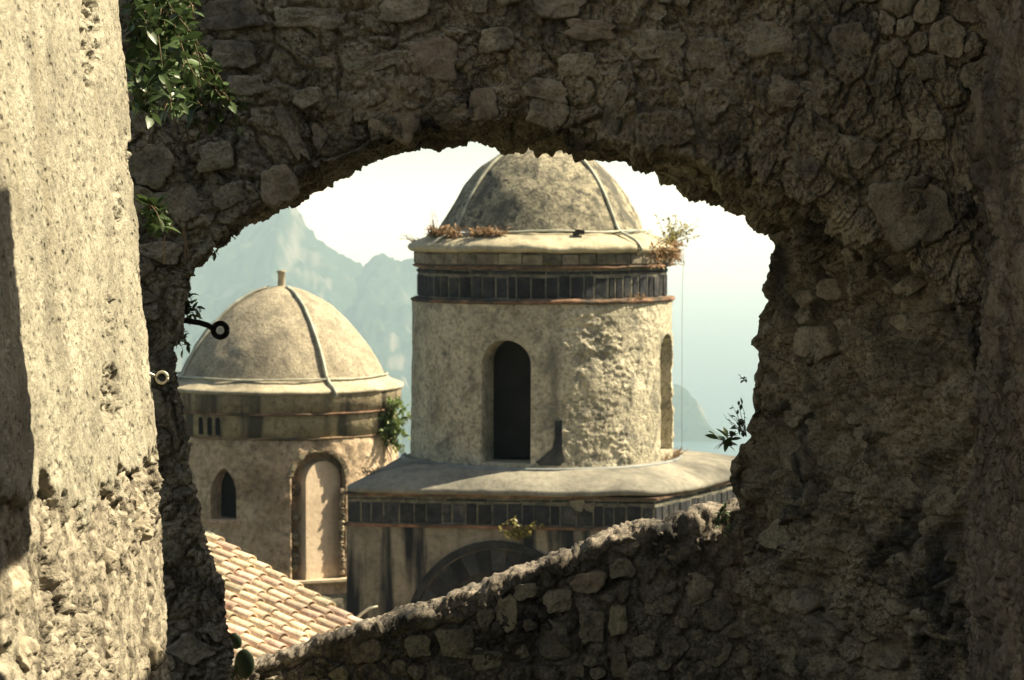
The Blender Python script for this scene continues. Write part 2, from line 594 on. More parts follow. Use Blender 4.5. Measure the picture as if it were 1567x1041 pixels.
def mountain(name, sil, Yr, depth, seed, back=900, nx=560, nd=280, cliff=0.0, rough=1.0):
    """sil: (px,py) skyline at distance Yr; the flank falls to the sea over `depth` towards the viewer"""
    sx = np.array([p_[0] for p_ in sil])
    sy = np.array([p_[1] for p_ in sil])
    px = np.linspace(sx[0], sx[-1], nx)
    py = np.interp(px, sx, sy)
    Xr = (px - CX) / F * Yr
    Zr = 1.6 - (py - HOR) / F * Yr
    t = np.linspace(-1, 1, nd)               # -1 foot towards viewer, 0 ridge, 1 foot behind
    T, XX = np.meshgrid(t, Xr, indexing='xy')
    ZR = np.repeat(Zr[:, None], nd, 1)
    YY = Yr + np.where(T < 0, T * depth, T * back)
    prof = np.where(T < 0, (1 + T) ** 1.15, (1 - T) ** 0.8)
    if cliff:
        prof = prof * (1 - cliff) + cliff * sstep(0.0, 0.45, 1 - np.abs(T))
    q = np.stack([XX / 700, YY / 700, XX * 0 + seed], -1)
    rid = 1 - np.abs(fbm(q, 6, seed, 0.55))
    n2 = fbm(q * 3.1, 6, seed + 3, 0.6)
    env = np.clip((1 - prof) * 3, 0, 1) * np.clip(prof * 4, 0, 1)
    H = (ZR - SEA) * prof + env * rough * ((rid - 0.75) * 110 + n2 * 45) + np.clip(prof * 4, 0, 1) * rough * fbm(q * 9, 5, seed + 9, 0.65) * 17
    Zt = SEA - 0.6 + np.maximum(H, 0)
    return obj(name, mesh_np(name, np.stack([XX, YY, Zt], -1), grid_faces(nx, nd)), None)


m, nt, b = nodes('limestone and scrub')
N, L = nt.nodes, nt.links
geo = N.new('ShaderNodeNewGeometry')
sep = N.new('ShaderNodeSeparateXYZ')
L.new(geo.outputs['Normal'], sep.inputs[0])
nz = N.new('ShaderNodeTexNoise')
nz.inputs['Scale'].default_value = 0.009
nz.inputs['Detail'].default_value = 10
nz.inputs['Roughness'].default_value = 0.65
L.new(geo.outputs['Position'], nz.inputs['Vector'])
ma = N.new('ShaderNodeMath')
ma.operation = 'MULTIPLY_ADD'
ma.inputs[1].default_value = -0.55
L.new(sep.outputs[2], ma.inputs[0])
L.new(nz.outputs['Fac'], ma.inputs[2])
rp = N.new('ShaderNodeValToRGB')
e = rp.color_ramp.elements
e[0].position = 0.12
e[0].color = (0.02, 0.034, 0.02, 1)
e[1].position = 0.40
e[1].color = (0.17, 0.16, 0.135, 1)
L.new(ma.outputs[0], rp.inputs[0])
L.new(rp.outputs[0], b.inputs['Base Color'])
b.inputs['Roughness'].default_value = 1
b.inputs['Specular IOR Level'].default_value = 0
M_MTN = m
mt = mountain('mountain', [(-700, 130), (-300, 112), (-100, 160), (100, 260), (240, 330), (330, 350), (385, 335), (425, 316), (447, 312), (458, 328), (470, 352), (485, 368),
                           (505, 383), (535, 402), (556, 406), (572, 393), (590, 387), (612, 390), (640, 398), (720, 440),
                           (800, 500), (870, 570), (930, 640), (980, 700), (1000, 715)], 5200, 2000, 3)
mt.data.materials.append(M_MTN)
tag(mt, kind='structure')
hd = mountain('headland', [(860, 600), (930, 588), (990, 595), (1028, 603), (1050, 606), (1066, 612), (1074, 622), (1080, 640), (1084, 655), (1090, 668), (1100, 676)],
              4350, 300, 11, back=500, nx=160, nd=120, cliff=0.6, rough=0.35)
hd.data.materials.append(M_MTN)
tag(hd, kind='structure')

# the hazy air
hb = MB()
hb.box((-19900, -1900, SEA - 1.2), (39800, 0, 0), (0, 41500, 0), (0, 0, 350 + 330))
m = bpy.data.materials.new('haze')
m.use_nodes = True
m.node_tree.nodes.remove(m.node_tree.nodes['Principled BSDF'])
pv = m.node_tree.nodes.new('ShaderNodeVolumePrincipled')
pv.inputs['Color'].default_value = (0.60, 0.84, 1.0, 1)
pv.inputs['Absorption Color'].default_value = (1, 1, 1, 1)
pv.inputs['Density'].default_value = 0.00014
pv.inputs['Anisotropy'].default_value = 0.0
m.node_tree.links.new(pv.outputs[0], m.node_tree.nodes['Material Output'].inputs['Volume'])
tag(obj('haze', hb.mesh('haze'), m), 'pale blue haze over the sea and the mountains', 'haze', kind='stuff')

# ------------------------------------------------------------------ rubble stones
RNG = np.random.default_rng(11)
RHO = np.array([0.0, 0.25, 0.5, 0.7, 0.84, 0.93, 0.98, 1.0, 1.02])
PRO = np.array([1.0, 1.0, 1.0, 0.97, 0.92, 0.80, 0.5, 0.0, -1.2])


def stone_mesh(planes, ax, H, o, e1, e2, n, seed, seg=32, sink=0.05, lump=0.25):
    """planes: list of (cos, sin, d) in a plane stretched by ax along e1"""
    th = np.linspace(0, 2 * np.pi, seg, endpoint=False)
    acc = np.zeros(seg)
    for c, s_, d in planes:
        acc += (np.maximum(np.cos(th) * c + np.sin(th) * s_, 0) / d) ** 16
    r = acc ** (-1 / 16)
    circ = np.stack([np.cos(th) * 1.3, np.sin(th) * 1.3, np.full(seg, seed * 7.13)], -1)
    r = r * (1 + 0.15 * fbm(circ * 1.6, 4, seed, 0.55))
    k = len(RHO)
    rs = r.copy()
    for _ in range(8):
        rs = 0.25 * np.roll(rs, 1) + 0.5 * rs + 0.25 * np.roll(rs, -1)
    wk = (RHO ** 4)[:, None]
    rr_ = rs[None] * (1 - wk) + r[None] * wk
    x = RHO[:, None] * rr_ * np.cos(th) * ax
    y = RHO[:, None] * rr_ * np.sin(th)
    rm = r.mean()
    tx, ty = RNG.uniform(-0.12, 0.12, 2)
    h = PRO[:, None] * np.ones(seg)[None] * H
    h[-1] = -sink
    Pw = o + x[..., None] * e1 + y[..., None] * e2
    nn = fbm(Pw * (1.6 / rm), 4, seed, 0.6)
    fine = fbm(Pw * (6.0 / rm), 3, seed + 5, 0.6)
    top = np.clip(PRO, 0, 1)[:, None]
    h = h + top * (nn * lump * H + fine * 0.12 * H) + top * (tx * x + ty * y)
    h = h + top * (0.008 * fbm(Pw * 24, 5, 3, 0.65))
    V = Pw + h[..., None] * n
    V[0] = V[0].mean(0)
    verts = V.reshape(-1, 3)
    f = []
    for i in range(k - 1):
        for j in range(seg):
            j2 = (j + 1) % seg
            f.append((i * seg + j, i * seg + j2, (i + 1) * seg + j2, (i + 1) * seg + j))
    return mesh_np('stone', verts, np.array(f)[:, ::-1])


def scatter_stones(pts, nrm, tdir, count, rfun, skip, mat, parent, aniso=lambda q: 1.0, gap=0.008, H=(0.012, 0.035),
                   off=(-0.012, 0.006), seed=1, seg=32, lump=0.25, keep=None, name='stone'):
    rng = np.random.default_rng(seed)
    idx = rng.permutation(len(pts))
    acc, rad = [], []
    A = np.zeros((0, 3))
    for i in idx:
        p_ = pts[i]
        r = rfun(p_, rng)
        if len(acc):
            d = np.sqrt(((A - p_) ** 2).sum(1))
            if (d < (np.array(rad) + r) * 0.92).any():
                continue
        acc.append(i)
        rad.append(r)
        A = pts[acc]
        if len(acc) >= count * 3:
            break
    made = 0
    order = rng.permutation(len(acc))
    for a in order:
        i = acc[a]
        if rng.random() < skip or made >= count:
            continue
        o, n = pts[i], nrm[i] / np.linalg.norm(nrm[i])
        if keep is not None and not keep(o):
            continue
        e1 = tdir[i] - n * (tdir[i] @ n)
        e1 /= np.linalg.norm(e1) + 1e-9
        e2 = np.cross(n, e1)
        ang = rng.uniform(-0.25, 0.25)
        e1, e2 = e1 * math.cos(ang) + e2 * math.sin(ang), e2 * math.cos(ang) - e1 * math.sin(ang)
        ax = aniso(o) * rng.uniform(0.85, 1.25)
        d = A - o
        dist = np.sqrt((d ** 2).sum(1))
        near = np.where((dist < rad[a] * 6) & (dist > 1e-6))[0]
        planes = []
        for j in near:
            u, v_ = (d[j] @ e1) / ax, d[j] @ e2
            l = math.hypot(u, v_)
            if l < 1e-4:
                continue
            wgt = rad[a] / (rad[a] + rad[j])
            planes.append((u / l, v_ / l, max(l * wgt - gap, 0.012)))
        rmx = rad[a] * rng.uniform(0.95, 1.25)
        a0 = rng.uniform(0, 6.28)
        for k in range(6):
            q = a0 + k * math.pi / 3 + rng.uniform(-0.35, 0.35)
            planes.append((math.cos(q), math.sin(q), rmx * rng.uniform(0.75, 1.15)))
        hh = rng.uniform(*H)
        oo = o + n * rng.uniform(*off)
        obj(name, stone_mesh(planes, ax, hh, oo, e1, e2, n, int(rng.integers(1, 9999)), seg=seg, lump=lump), mat, parent)
        made += 1
    return made


def normals_of(G, flip=1.0):
    du = np.gradient(G, axis=0)
    dv = np.gradient(G, axis=1)
    n = np.cross(du, dv)
    return flip * n / (np.linalg.norm(n, axis=-1, keepdims=True) + 1e-12)


def smooth_grid(A, it, axis):
    for _ in range(it):
        B = A.copy()
        sl0 = [slice(None)] * A.ndim
        sl0[axis] = slice(1, -1)
        a = [slice(None)] * A.ndim
        c = [slice(None)] * A.ndim
        a[axis] = slice(0, -2)
        c[axis] = slice(2, None)
        B[tuple(sl0)] = 0.25 * A[tuple(a)] + 0.5 * A[tuple(sl0)] + 0.25 * A[tuple(c)]
        A = B
    return A


def rubble_disp(Q, seed, amp=1.0, crack=1.0, cell=8.0):
    """height of rough mortar and half buried lumps, metres"""
    wq = Q + 0.03 * np.stack([fbm(Q * 9, 3, seed + 40), fbm(Q * 9, 3, seed + 50), fbm(Q * 9, 3, seed + 60)], -1)
    h = 0.022 * fbm(Q * 3.0, 3, seed) + 0.011 * fbm(Q * 11, 4, seed + 1, 0.6)
    f1, f2, idn = worley(wq * cell, seed + 2)
    edge = f2 - f1
    h += (idn - 0.5) * 0.030 * sstep(0.0, 0.16, edge) - crack * 0.020 * (1 - sstep(0.0, 0.13, edge))
    g1, g2, gid = worley(wq * cell * 2.9 + 5, seed + 7)
    h += (gid - 0.5) * 0.011 - crack * 0.007 * (1 - sstep(0, 0.14, g2 - g1))
    h += 0.0065 * fbm(Q * 42, 4, seed + 3, 0.68)
    c1, c2, cid = worley(wq * cell * 6.5 + 9, seed + 11)
    h += (cid - 0.5) * 0.0055 * sstep(0.0, 0.2, c2 - c1)
    return h * amp


# ------------------------------------------------------------------ the ruined arch wall
YF, YB = 9.0, 9.9
#       outer            front arris      back edge (skyline)
TRI = [((-200, 1120), (332, 1120), (366, 1120)), ((-200, 1060), (328, 1060), (360, 1060)), ((-200, 985), (318, 985), (352, 985)), ((-200, 900), (304, 900), (338, 900)),
       ((-200, 820), (288, 820), (320, 820)), ((-200, 740), (268, 740), (301, 740)), ((-200, 680), (258, 680), (290, 680)),
       ((-200, 600), (249, 600), (276, 600)), ((-200, 540), (248, 540), (273, 540)), ((-200, 470), (256, 462), (283, 468)),
       ((-200, 400), (275, 415), (300, 420)), ((-200, 300), (305, 375), (331, 385)), ((-200, 120), (350, 338), (372, 349)),
       ((-200, -120), (405, 311), (421, 319)), ((150, -380), (456, 277), (462, 296)), ((330, -380), (523, 246), (546, 252)),
       ((460, -380), (578, 222), (590, 244)), ((590, -380), (645, 195), (650, 223)), ((680, -380), (700, 189), (700, 219)),
       ((760, -380), (760, 188), (742, 216)), ((790, -380), (785, 188), (758, 229)), ((850, -380), (830, 192), (800, 230)), ((930, -380), (880, 204), (850, 232)),
       ((1010, -380), (931, 212), (900, 241)), ((1100, -380), (1000, 222), (955, 254)), ((1200, -380), (1080, 246), (1010, 272)),
       ((1330, -380), (1157, 278), (1058, 290)), ((1500, -380), (1254, 310), (1092, 312)), ((1512, 0), (1330, 352), (1126, 332)),
       ((1512, 200), (1392, 402), (1152, 354)), ((1512, 380), (1448, 448), (1172, 373)), ((1512, 450), (1484, 490), (1160, 402)),
       ((1512, 520), (1492, 530), (1155, 443)), ((1512, 545), (1492, 550), (1163, 457)), ((1512, 570), (1492, 575), (1147, 482)),
       ((1512, 620), (1492, 620), (1151, 532)), ((1512, 670), (1492, 670), (1140, 582)), ((1512, 710), (1492, 710), (1134, 622)),
       ((1512, 750), (1492, 750), (1137, 664)), ((1512, 780), (1492, 780), (1099, 698)), ((1512, 810), (1492, 810), (1097, 734)),
       ((1512, 850), (1492, 850), (1110, 772)), ((1512, 900), (1492, 900), (1118, 830)), ((1512, 960), (1492, 960), (1122, 900)),
       ((1512, 1040), (1492, 1040), (1132, 1000)), ((1512, 1120), (1492, 1120), (1142, 1120))]
tri = np.array(TRI, dtype=float)
for i_ in range(13):
    f_ = min(1.0, (13 - i_) / 3)
    sil_ = tri[i_, 2].copy()
    tri[i_, 1] = tri[i_, 1] * (1 - f_) + sil_ * f_
    tri[i_, 2] = sil_ - np.array([30 * f_, 0])
ln = sum(np.sqrt(((np.diff(tri[:, k_], axis=0)) ** 2).sum(1)) * w_ for k_, w_ in ((0, 0.45), (1, 0.5), (2, 0.4)))
cum = np.concatenate([[0], np.cumsum(ln)])
NS = 1350
sv = np.linspace(0, cum[-1], NS)
O_, F_, B_ = [np.stack([np.interp(sv, cum, tri[:, k, c]) for c in (0, 1)], -1) for k in (0, 1, 2)]
O_, F_ = smooth_grid(O_, 30, 0), smooth_grid(F_, 5, 0)
to3 = lambda A, Y: np.stack([P(a[0], a[1], Y) for a in A])
O3, F3, B3 = to3(O_, YF), to3(F_, YF), to3(B_, YB)
Ob = O3 + np.array([0, YB - YF, 0])
NTF, NTR, NTB = 165, 108, 8
tf = np.linspace(0, 1, NTF, endpoint=False) ** 0.62
tr_ = np.linspace(0, 1, NTR, endpoint=False)
tb = np.linspace(0, 1, NTB)
GA = np.concatenate([O3[:, None] + (F3 - O3)[:, None] * tf[None, :, None],
                     F3[:, None] + (B3 - F3)[:, None] * tr_[None, :, None],
                     B3[:, None] + (Ob - B3)[:, None] * tb[None, :, None]], 1)
base = smooth_grid(GA, 7, 1)
NA = normals_of(smooth_grid(smooth_grid(base, 12, 0), 6, 1))
# normals have to look out of the wall: front face towards the viewer
if NA[NS // 2, 10, 1] > 0:
    NA = -NA
Q = base.reshape(-1, 3)
hA = rubble_disp(Q, 101, 0.85, 1.5, 7.0).reshape(base.shape[:2])
tt = np.arange(base.shape[1])
rev = sstep(NTF - 11, NTF + 8, tt) * (1 - sstep(NTF + NTR - 1, NTF + NTR + 3, tt))
right = sstep(560, 900, np.interp(sv, cum, tri[:, 1, 0]))[:, None] * 1.0
lump = (0.05 * fbm(Q * 4.5, 4, 300, 0.6) + 0.03 * np.abs(fbm(Q * 9, 3, 310, 0.6))).reshape(hA.shape)
calm = np.exp(-((tt - (NTF + NTR)) / 12.0) ** 2)[None]
hA = hA * (1 - 0.75 * calm * (1 - 0.6 * right)) - 0.004 + rev[None] * lump * (0.25 + 0.75 * right)
edgefade = np.ones_like(hA)
DISPA = base + NA * (hA * edgefade)[..., None]
arch = tag(obj('arch_wall', mesh_np('arch_wall', DISPA, grid_faces(*DISPA.shape[:2], flip=False)), M_MORTAR),
           'dark rubble stone arch wall framing the view of the domed towers', 'wall')
# make faces look outward
bmn = bmesh.new()
bmn.from_mesh(arch.data)
bmn.faces.ensure_lookup_table()
fc = bmn.faces[(NS // 2) * (DISPA.shape[1] - 1) + 40]
if fc.normal.y > 0:
    bmesh.ops.reverse_faces(bmn, faces=bmn.faces[:])
    bmn.to_mesh(arch.data)
bmn.free()

TD = np.gradient(base, axis=1)
ctr = np.array([P(760, 560, YF)[0], YF, P(760, 560, YF)[2]])
pj = proj(Q)
fl = (np.arange(len(Q)) % base.shape[1])
inview = (pj[:, 0] > 200) & (pj[:, 0] < 1530) & (pj[:, 1] > -40) & (pj[:, 1] < 1060)
front = inview & (fl < NTF - 3)
arcd = np.repeat(np.sqrt(((base - F3[:, None]) ** 2).sum(-1))[:, :, None], 1, 2).reshape(-1)
sub = RNG.permutation(np.where(front)[0])[:26000]


class Near:
    pass


def ring_d(p_):
    return np.sqrt(((F3 - p_) ** 2).sum(1)).min()


def placed(lst, Yp, parent, H=(0.012, 0.026), seed=50, seg=44, off=0.0):
    """single stones that stand out in the masonry: (px, py, half width, half height, tilt deg, material)"""
    rg = np.random.default_rng(seed)
    cs = []
    for (x, y, hw, hh, tl, mt_) in lst:
        k = Yp / F
        c = P(x, y, Yp)
        q = R(tl)
        e1_ = np.array([math.cos(q), 0, math.sin(q)])
        e2_ = np.array([-math.sin(q), 0, math.cos(q)])
        ax = hw / hh
        d = hh * k
        pl = []
        for (c_, s__) in ((1, 0), (-1, 0), (0, 1), (0, -1)):
            a = math.atan2(s__, c_) + rg.uniform(-0.22, 0.22)
            pl.append((math.cos(a), math.sin(a), d * rg.uniform(0.88, 1.05)))
        for a0 in (45, 135, 225, 315):
            a = R(a0 + rg.uniform(-18, 18))
            pl.append((math.cos(a), math.sin(a), d * rg.uniform(1.05, 1.4)))
        obj('stone', stone_mesh(pl, ax, rg.uniform(*H), c + np.array([0, -off, 0]), e1_, e2_, np.array([0, -1.0, 0]), int(rg.integers(1, 9999)), seg=seg, lump=0.3), mt_, parent)
        for t in (-0.6, 0, 0.6):
            L_ = t * max(hw, hh) * k
            cs.append((c + (e1_ if hw > hh else e2_) * L_, min(hw, hh) * k))
    return cs


S_, W_, L_ = M_STONE, M_BROWN, M_PALE
PL = placed([(352, 20, 46, 23, 1, S_), (474, 27, 51, 17, 2, S_), (618, 14, 40, 18, 9, S_), (577, 95, 46, 13, 14, S_), (668, 88, 33, 31, 0, W_),
             (603, 165, 37, 49, -4, W_), (528, 167, 13, 25, -4, S_), (555, 164, 19, 23, 6, S_), (443, 200, 11, 48, 27, S_), (425, 281, 28, 30, 15, W_),
             (495, 96, 16, 9, 0, W_), (358, 84, 36, 20, -4, S_), (374, 130, 32, 15, -3, S_), (835, 138, 35, 17, -8, S_), (838, 172, 33, 20, -6, S_),
             (941, 166, 15, 46, -18, S_), (1027, 192, 15, 19, -6, W_), (1090, 178, 33, 58, -22, S_), (1101, 128, 15, 25, -30, S_), (1178, 232, 15, 46, -22, S_),
             (1010, 68, 36, 25, -8, S_), (1082, 82, 28, 25, 4, S_), (1392, 322, 54, 55, 18, S_), (1254, 150, 29, 27, 0, S_), (1328, 357, 11, 17, 10, W_),
             (1425, 103, 23, 19, 10, S_), (905, 45, 34, 15, -4, W_), (850, 12, 40, 14, 0, S_), (740, 160, 22, 25, 4, W_), (690, 172, 26, 18, 0, W_),
             (760, 60, 26, 18, 5, S_), (1180, 60, 34, 26, -6, S_), (1300, 60, 30, 22, 8, S_), (1300, 230, 36, 24, -20, S_), (1230, 250, 26, 20, -22, S_),
             (330, 240, 30, 22, 10, S_), (352, 300, 24, 18, 30, S_), (1420, 190, 30, 24, 0, S_), (1200, 140, 28, 22, -15, S_), (985, 178, 18, 36, -16, S_),
             (880, 100, 30, 20, 0, S_), (470, 150, 22, 14, 20, S_)], YF, arch, H=(0.006, 0.013), seed=51, off=-0.004)
PLc = np.array([c for c, r in PL]); PLr = np.array([r for c, r in PL])


def clear_of(lst_c, lst_r, m_):
    return lambda o: not (np.sqrt(((lst_c - o) ** 2).sum(1)) < lst_r + m_).any()


okA = clear_of(PLc, PLr, 0.045)
scatter_stones(Q[sub], NA.reshape(-1, 3)[sub], TD.reshape(-1, 3)[sub], 120,
               lambda p_, rng: rng.choice([0.03, 0.045, 0.065, 0.085], p=[0.35, 0.35, 0.22, 0.08]),
               0.42, M_STONE, arch, aniso=lambda o: 1.7 if ring_d(o) < 0.2 else 1.2,
               gap=0.004, H=(0.002, 0.009), off=(-0.012, 0.0), seed=5, seg=36, lump=0.4,
               keep=lambda o: ring_d(o) > 0.10 and okA(o))
revm = inview & (fl > NTF + 8) & (fl < NTF + NTR - 22) & (pj[:, 0] > 900)
sub = RNG.permutation(np.where(revm)[0])[:16000]
scatter_stones(Q[sub], NA.reshape(-1, 3)[sub], TD.reshape(-1, 3)[sub], 75,
               lambda p_, rng: rng.choice([0.03, 0.045, 0.07], p=[0.45, 0.4, 0.15]),
               0.5, M_STONE, arch, aniso=lambda o: 1.6, gap=0.003, H=(0.006, 0.015), off=(-0.014, 0.002), seed=8, seg=30, lump=0.5)

# ------------------------------------------------------------------ low broken parapet in the opening
SIL = [(250, 1030), (330, 1012), (395, 1000), (425, 994), (440, 989), (480, 972), (520, 961), (560, 948), (585, 945), (610, 936), (650, 925), (690, 905), (735, 893),
       (752, 878), (800, 864), (830, 851), (870, 836), (920, 817), (960, 801), (988, 792), (1010, 796), (1050, 786), (1080, 776),
       (1110, 769), (1160, 752), (1260, 730)]
NPX = 300
px = np.linspace(250, 1260, NPX)
py = np.interp(px, *np.array(SIL).T)
PF, PB = 9.95, 10.23
zt = np.array([P(a, c, 10.06)[2] for a, c in zip(px, py)])
xt = (px - CX) / F * 10.0
zb = -0.75
NV1 = 110
rows = []
for k in range(NV1):
    t = k / (NV1 - 1)
    rows.append((np.full(NPX, PF), zb + (zt - 0.045 - zb) * t))
for (yy, dz) in [(PF + 0.004, -0.03), (PF + 0.012, -0.016), (PF + 0.028, -0.006), (PF + 0.05, -0.002), (PF + 0.075, 0), (PF + 0.10, 0), (PF + 0.13, 0),
                 (PF + 0.16, -0.003), (PF + 0.19, -0.008), (PF + 0.22, -0.016), (PF + 0.25, -0.03), (PF + 0.27, -0.055), (PF + 0.28, -0.09)]:
    rows.append((np.full(NPX, yy), zt + dz))
for k in range(1, 6):
    rows.append((np.full(NPX, PB), zt - 0.09 + (zb - zt + 0.09) * k / 5))
GP = np.stack([np.stack([xt, r[0], r[1]], -1) for r in rows], 1)
NPn = normals_of(smooth_grid(smooth_grid(GP, 4, 1), 4, 0))
if NPn[NPX // 2, 20, 1] > 0:
    NPn = -NPn
Qp = GP.reshape(-1, 3)
crest = sstep(NV1 - 10, NV1 + 1, np.arange(GP.shape[1]))[None]
hP = rubble_disp(Qp, 401, 1.15, 1.2, 8.0).reshape(GP.shape[:2]) - 0.006
hP = hP * (1 - 0.62 * crest) + crest * (0.020 * fbm(Qp * np.array([7, 4, 7]), 3, 409).reshape(hP.shape) + 0.006 * fbm(Qp * 45, 3, 410, 0.7).reshape(hP.shape))
DP = GP + NPn * hP[..., None]
para = tag(obj('parapet_wall', mesh_np('parapet_wall', DP, grid_faces(*GP.shape[:2])), M_PARA),
           'low sloping broken rubble wall with sunlit top in the arch opening', 'wall')
bmn = bmesh.new()
bmn.from_mesh(para.data)
bmn.faces.ensure_lookup_table()
if bmn.faces[(NPX // 2) * (GP.shape[1] - 1) + 30].normal.y > 0:
    bmesh.ops.reverse_faces(bmn, faces=bmn.faces[:])
    bmn.to_mesh(para.data)
bmn.free()
TDp = np.gradient(GP, axis=0)
pjp = proj(Qp)
okp = (pjp[:, 0] > 330) & (pjp[:, 0] < 1180) & (pjp[:, 1] < 1060) & ((np.arange(len(Qp)) % GP.shape[1]) < NV1 - 9)
sub = np.where(okp)[0]
PP = placed([(775, 940, 16, 25, 8, L_), (902, 892, 26, 15, 6, L_), (947, 950, 14, 22, 0, L_), (855, 922, 20, 18, 0, S_), (1025, 856, 18, 17, -10, W_),
             (1026, 828, 27, 13, -10, S_), (947, 1018, 12, 20, 0, W_), (848, 980, 23, 30, 0, S_), (700, 985, 28, 24, 0, S_), (805, 905, 18, 12, 10, S_),
             (1090, 830, 18, 14, 10, S_), (640, 990, 20, 16, 0, S_), (1010, 920, 20, 22, 0, S_), (1070, 900, 22, 26, 5, S_), (560, 1000, 22, 16, 8, S_),
             (905, 960, 20, 26, 0, S_), (985, 990, 20, 16, 0, S_), (745, 1010, 24, 15, 0, S_)], PF, para, H=(0.006, 0.012), seed=61, off=-0.008)
PPc = np.array([c for c, r in PP]); PPr = np.array([r for c, r in PP])
okP = clear_of(PPc, PPr, 0.035)
scatter_stones(Qp[sub], NPn.reshape(-1, 3)[sub], TDp.reshape(-1, 3)[sub], 105,
               lambda p_, rng: rng.choice([0.025, 0.038, 0.055], p=[0.4, 0.37, 0.23]),
               0.42, M_STONE, para, aniso=lambda o: 1.25, gap=0.003, H=(0.006, 0.015), off=(-0.014, 0.0), seed=21, seg=30, lump=0.55, keep=okP)

# ------------------------------------------------------------------ sunlit plastered pier on the left
YE = 7.0


def pier_x(z):
    # battered face: edge column in the photo runs from 190 (top) to 275 (bottom)
    z0, z1 = P(0, 0, YE)[2], P(0, 1041, YE)[2]
    t = (z0 - z) / (z0 - z1)
    return (188 + 84 * t - CX) / F * YE


yv = np.concatenate([np.linspace(2.2, 4.9, 25, endpoint=False), np.linspace(4.9, YE, 250)])
zv = np.concatenate([np.linspace(-0.4, 0.2, 40, endpoint=False), np.linspace(0.2, 2.35, 400), np.linspace(2.4, 4.2, 14)])
Yp, Zp = np.meshgrid(yv, zv, indexing='ij')
Xp = pier_x(Zp)
G = np.stack([Xp, Yp, Zp], -1)
pq = proj(G.reshape(-1, 3)).reshape(*G.shape[:2], 2)
Qq = G.reshape(-1, 3)
bl = np.interp(pq[..., 0], [-60, 0, 40, 80, 108, 135, 150, 185, 212, 232, 250, 300], [720, 772, 756, 738, 765, 795, 772, 736, 722, 684, 715, 770])
bl = bl + 26 * fbm(Qq * 14, 4, 77).reshape(bl.shape)
rub = sstep(-6, 12, pq[..., 1] - bl)
hp = 0.006 * fbm(Qq * 2.2, 3, 61).reshape(bl.shape) + 0.0035 * fbm(Qq * np.array([1, 22, 14]), 4, 62, 0.6).reshape(bl.shape)
hp += 0.0018 * fbm(Qq * np.array([1, 80, 55]), 3, 63, 0.7).reshape(bl.shape)
# small pits
f1, f2, idn = worley(Qq * np.array([1, 26, 20]), 64)
pitmask = sstep(0.05, 0.45, fbm(Qq * np.array([1, 4, 2.2]), 3, 66)).reshape(bl.shape)
hp -= 0.012 * (1 - sstep(0.10, 0.30, f1)).reshape(bl.shape) * (idn > 0.45).reshape(bl.shape) * (0.25 + 0.9 * pitmask)
# hacked patches where the plaster is lost
wob = fbm(Qq * 16, 4, 67).reshape(bl.shape)
for (cx_, cy_, rx, ry, dep) in [(172, 605, 16, 50, 0.022), (140, 60, 15, 80, 0.02), (205, 245, 9, 26, 0.02), (168, 485, 7, 50, 0.012), (182, 330, 6, 60, 0.01)]:
    q = ((pq[..., 0] - cx_) / rx) ** 2 + ((pq[..., 1] - cy_) / ry) ** 2 + 0.55 * wob
    mk = 1 - sstep(0.7, 1.05, q)
    hp -= mk * (dep + 0.016 * fbm(Qq * 30, 4, 68, 0.7).reshape(bl.shape))
rb = (0.6 * rubble_disp(Qq, 70, 1.0, 1.0, 8.0) + 0.8 * rubble_disp(Qq * 2.3, 75, 0.6, 1.0, 8.0)).reshape(bl.shape)
f1, f2, idn = worley(Qq * np.array([1, 6.5, 5.0]) + 0.35 * fbm(Qq * 13, 3, 78)[:, None], 79)
hole = ((1 - sstep(0.16, 0.36, f1)) * (idn > 0.55)).reshape(bl.shape)
rough_zone = 0.45 + 0.75 * sstep(-0.25, 0.35, fbm(Qq * 3.2, 3, 80)).reshape(bl.shape)
hp = hp * (1 - 0.4 * rub) + rub * (rb * rough_zone * 0.8 - 0.014 - 0.045 * hole)
# crumbling cut along the upper edge of the loss
hp -= 0.055 * np.exp(-((pq[..., 1] - bl) / 6.5) ** 2) * sstep(-0.55, 0.1, fbm(Qq * 11, 3, 71)).reshape(bl.shape) * sstep(55, 85, pq[..., 0])
edge = np.exp(-((YE - Yp) / 0.02) ** 2)
hp -= edge * (0.010 + 0.012 * np.abs(fbm(Qq * np.array([1, 1, 14]), 4, 73)).reshape(bl.shape))
Gd = G.copy()
Gd[..., 0] += hp
Gd[..., 1] -= edge * 0.02 * np.abs(fbm(Qq * np.array([1, 1, 9]), 4, 74)).reshape(bl.shape)
# end face and back
nyp, nzp = Gd.shape[:2]
endcols = [Gd[-1] + np.array([-a, 0.01, 0]) for a in (0.06, 0.3, 0.9)]
backcols = [np.stack([np.full(nzp, Gd[-1, :, 0].mean() - 0.95), np.full(nzp, y_), zv], -1) for y_ in (YE - 0.2, 2.2)]
Gall = np.concatenate([Gd] + [c[None] for c in endcols + backcols], 0)
pm = mesh_np('plaster_pier', Gall, grid_faces(*Gall.shape[:2]))
loss = np.zeros(Gall.shape[:2])
loss[:nyp] = np.clip(rub + sstep(0.010, 0.022, -hp) * 0.8, 0, 1)
att = pm.attributes.new('loss', 'FLOAT', 'POINT')
att.data.foreach_set('value', loss.ravel().astype(np.float32))
nt = M_PIER.node_tree
ps = nt.nodes['Principled BSDF']
src = ps.inputs['Base Color'].links[0].from_socket
an = nt.nodes.new('ShaderNodeAttribute')
an.attribute_name = 'loss'
geo = nt.nodes.new('ShaderNodeNewGeometry')
n9 = nt.nodes.new('ShaderNodeTexNoise')
n9.inputs['Scale'].default_value = 14
n9.inputs['Detail'].default_value = 8
n9.inputs['Roughness'].default_value = 0.7
nt.links.new(geo.outputs['Position'], n9.inputs['Vector'])
r9 = nt.nodes.new('ShaderNodeValToRGB')
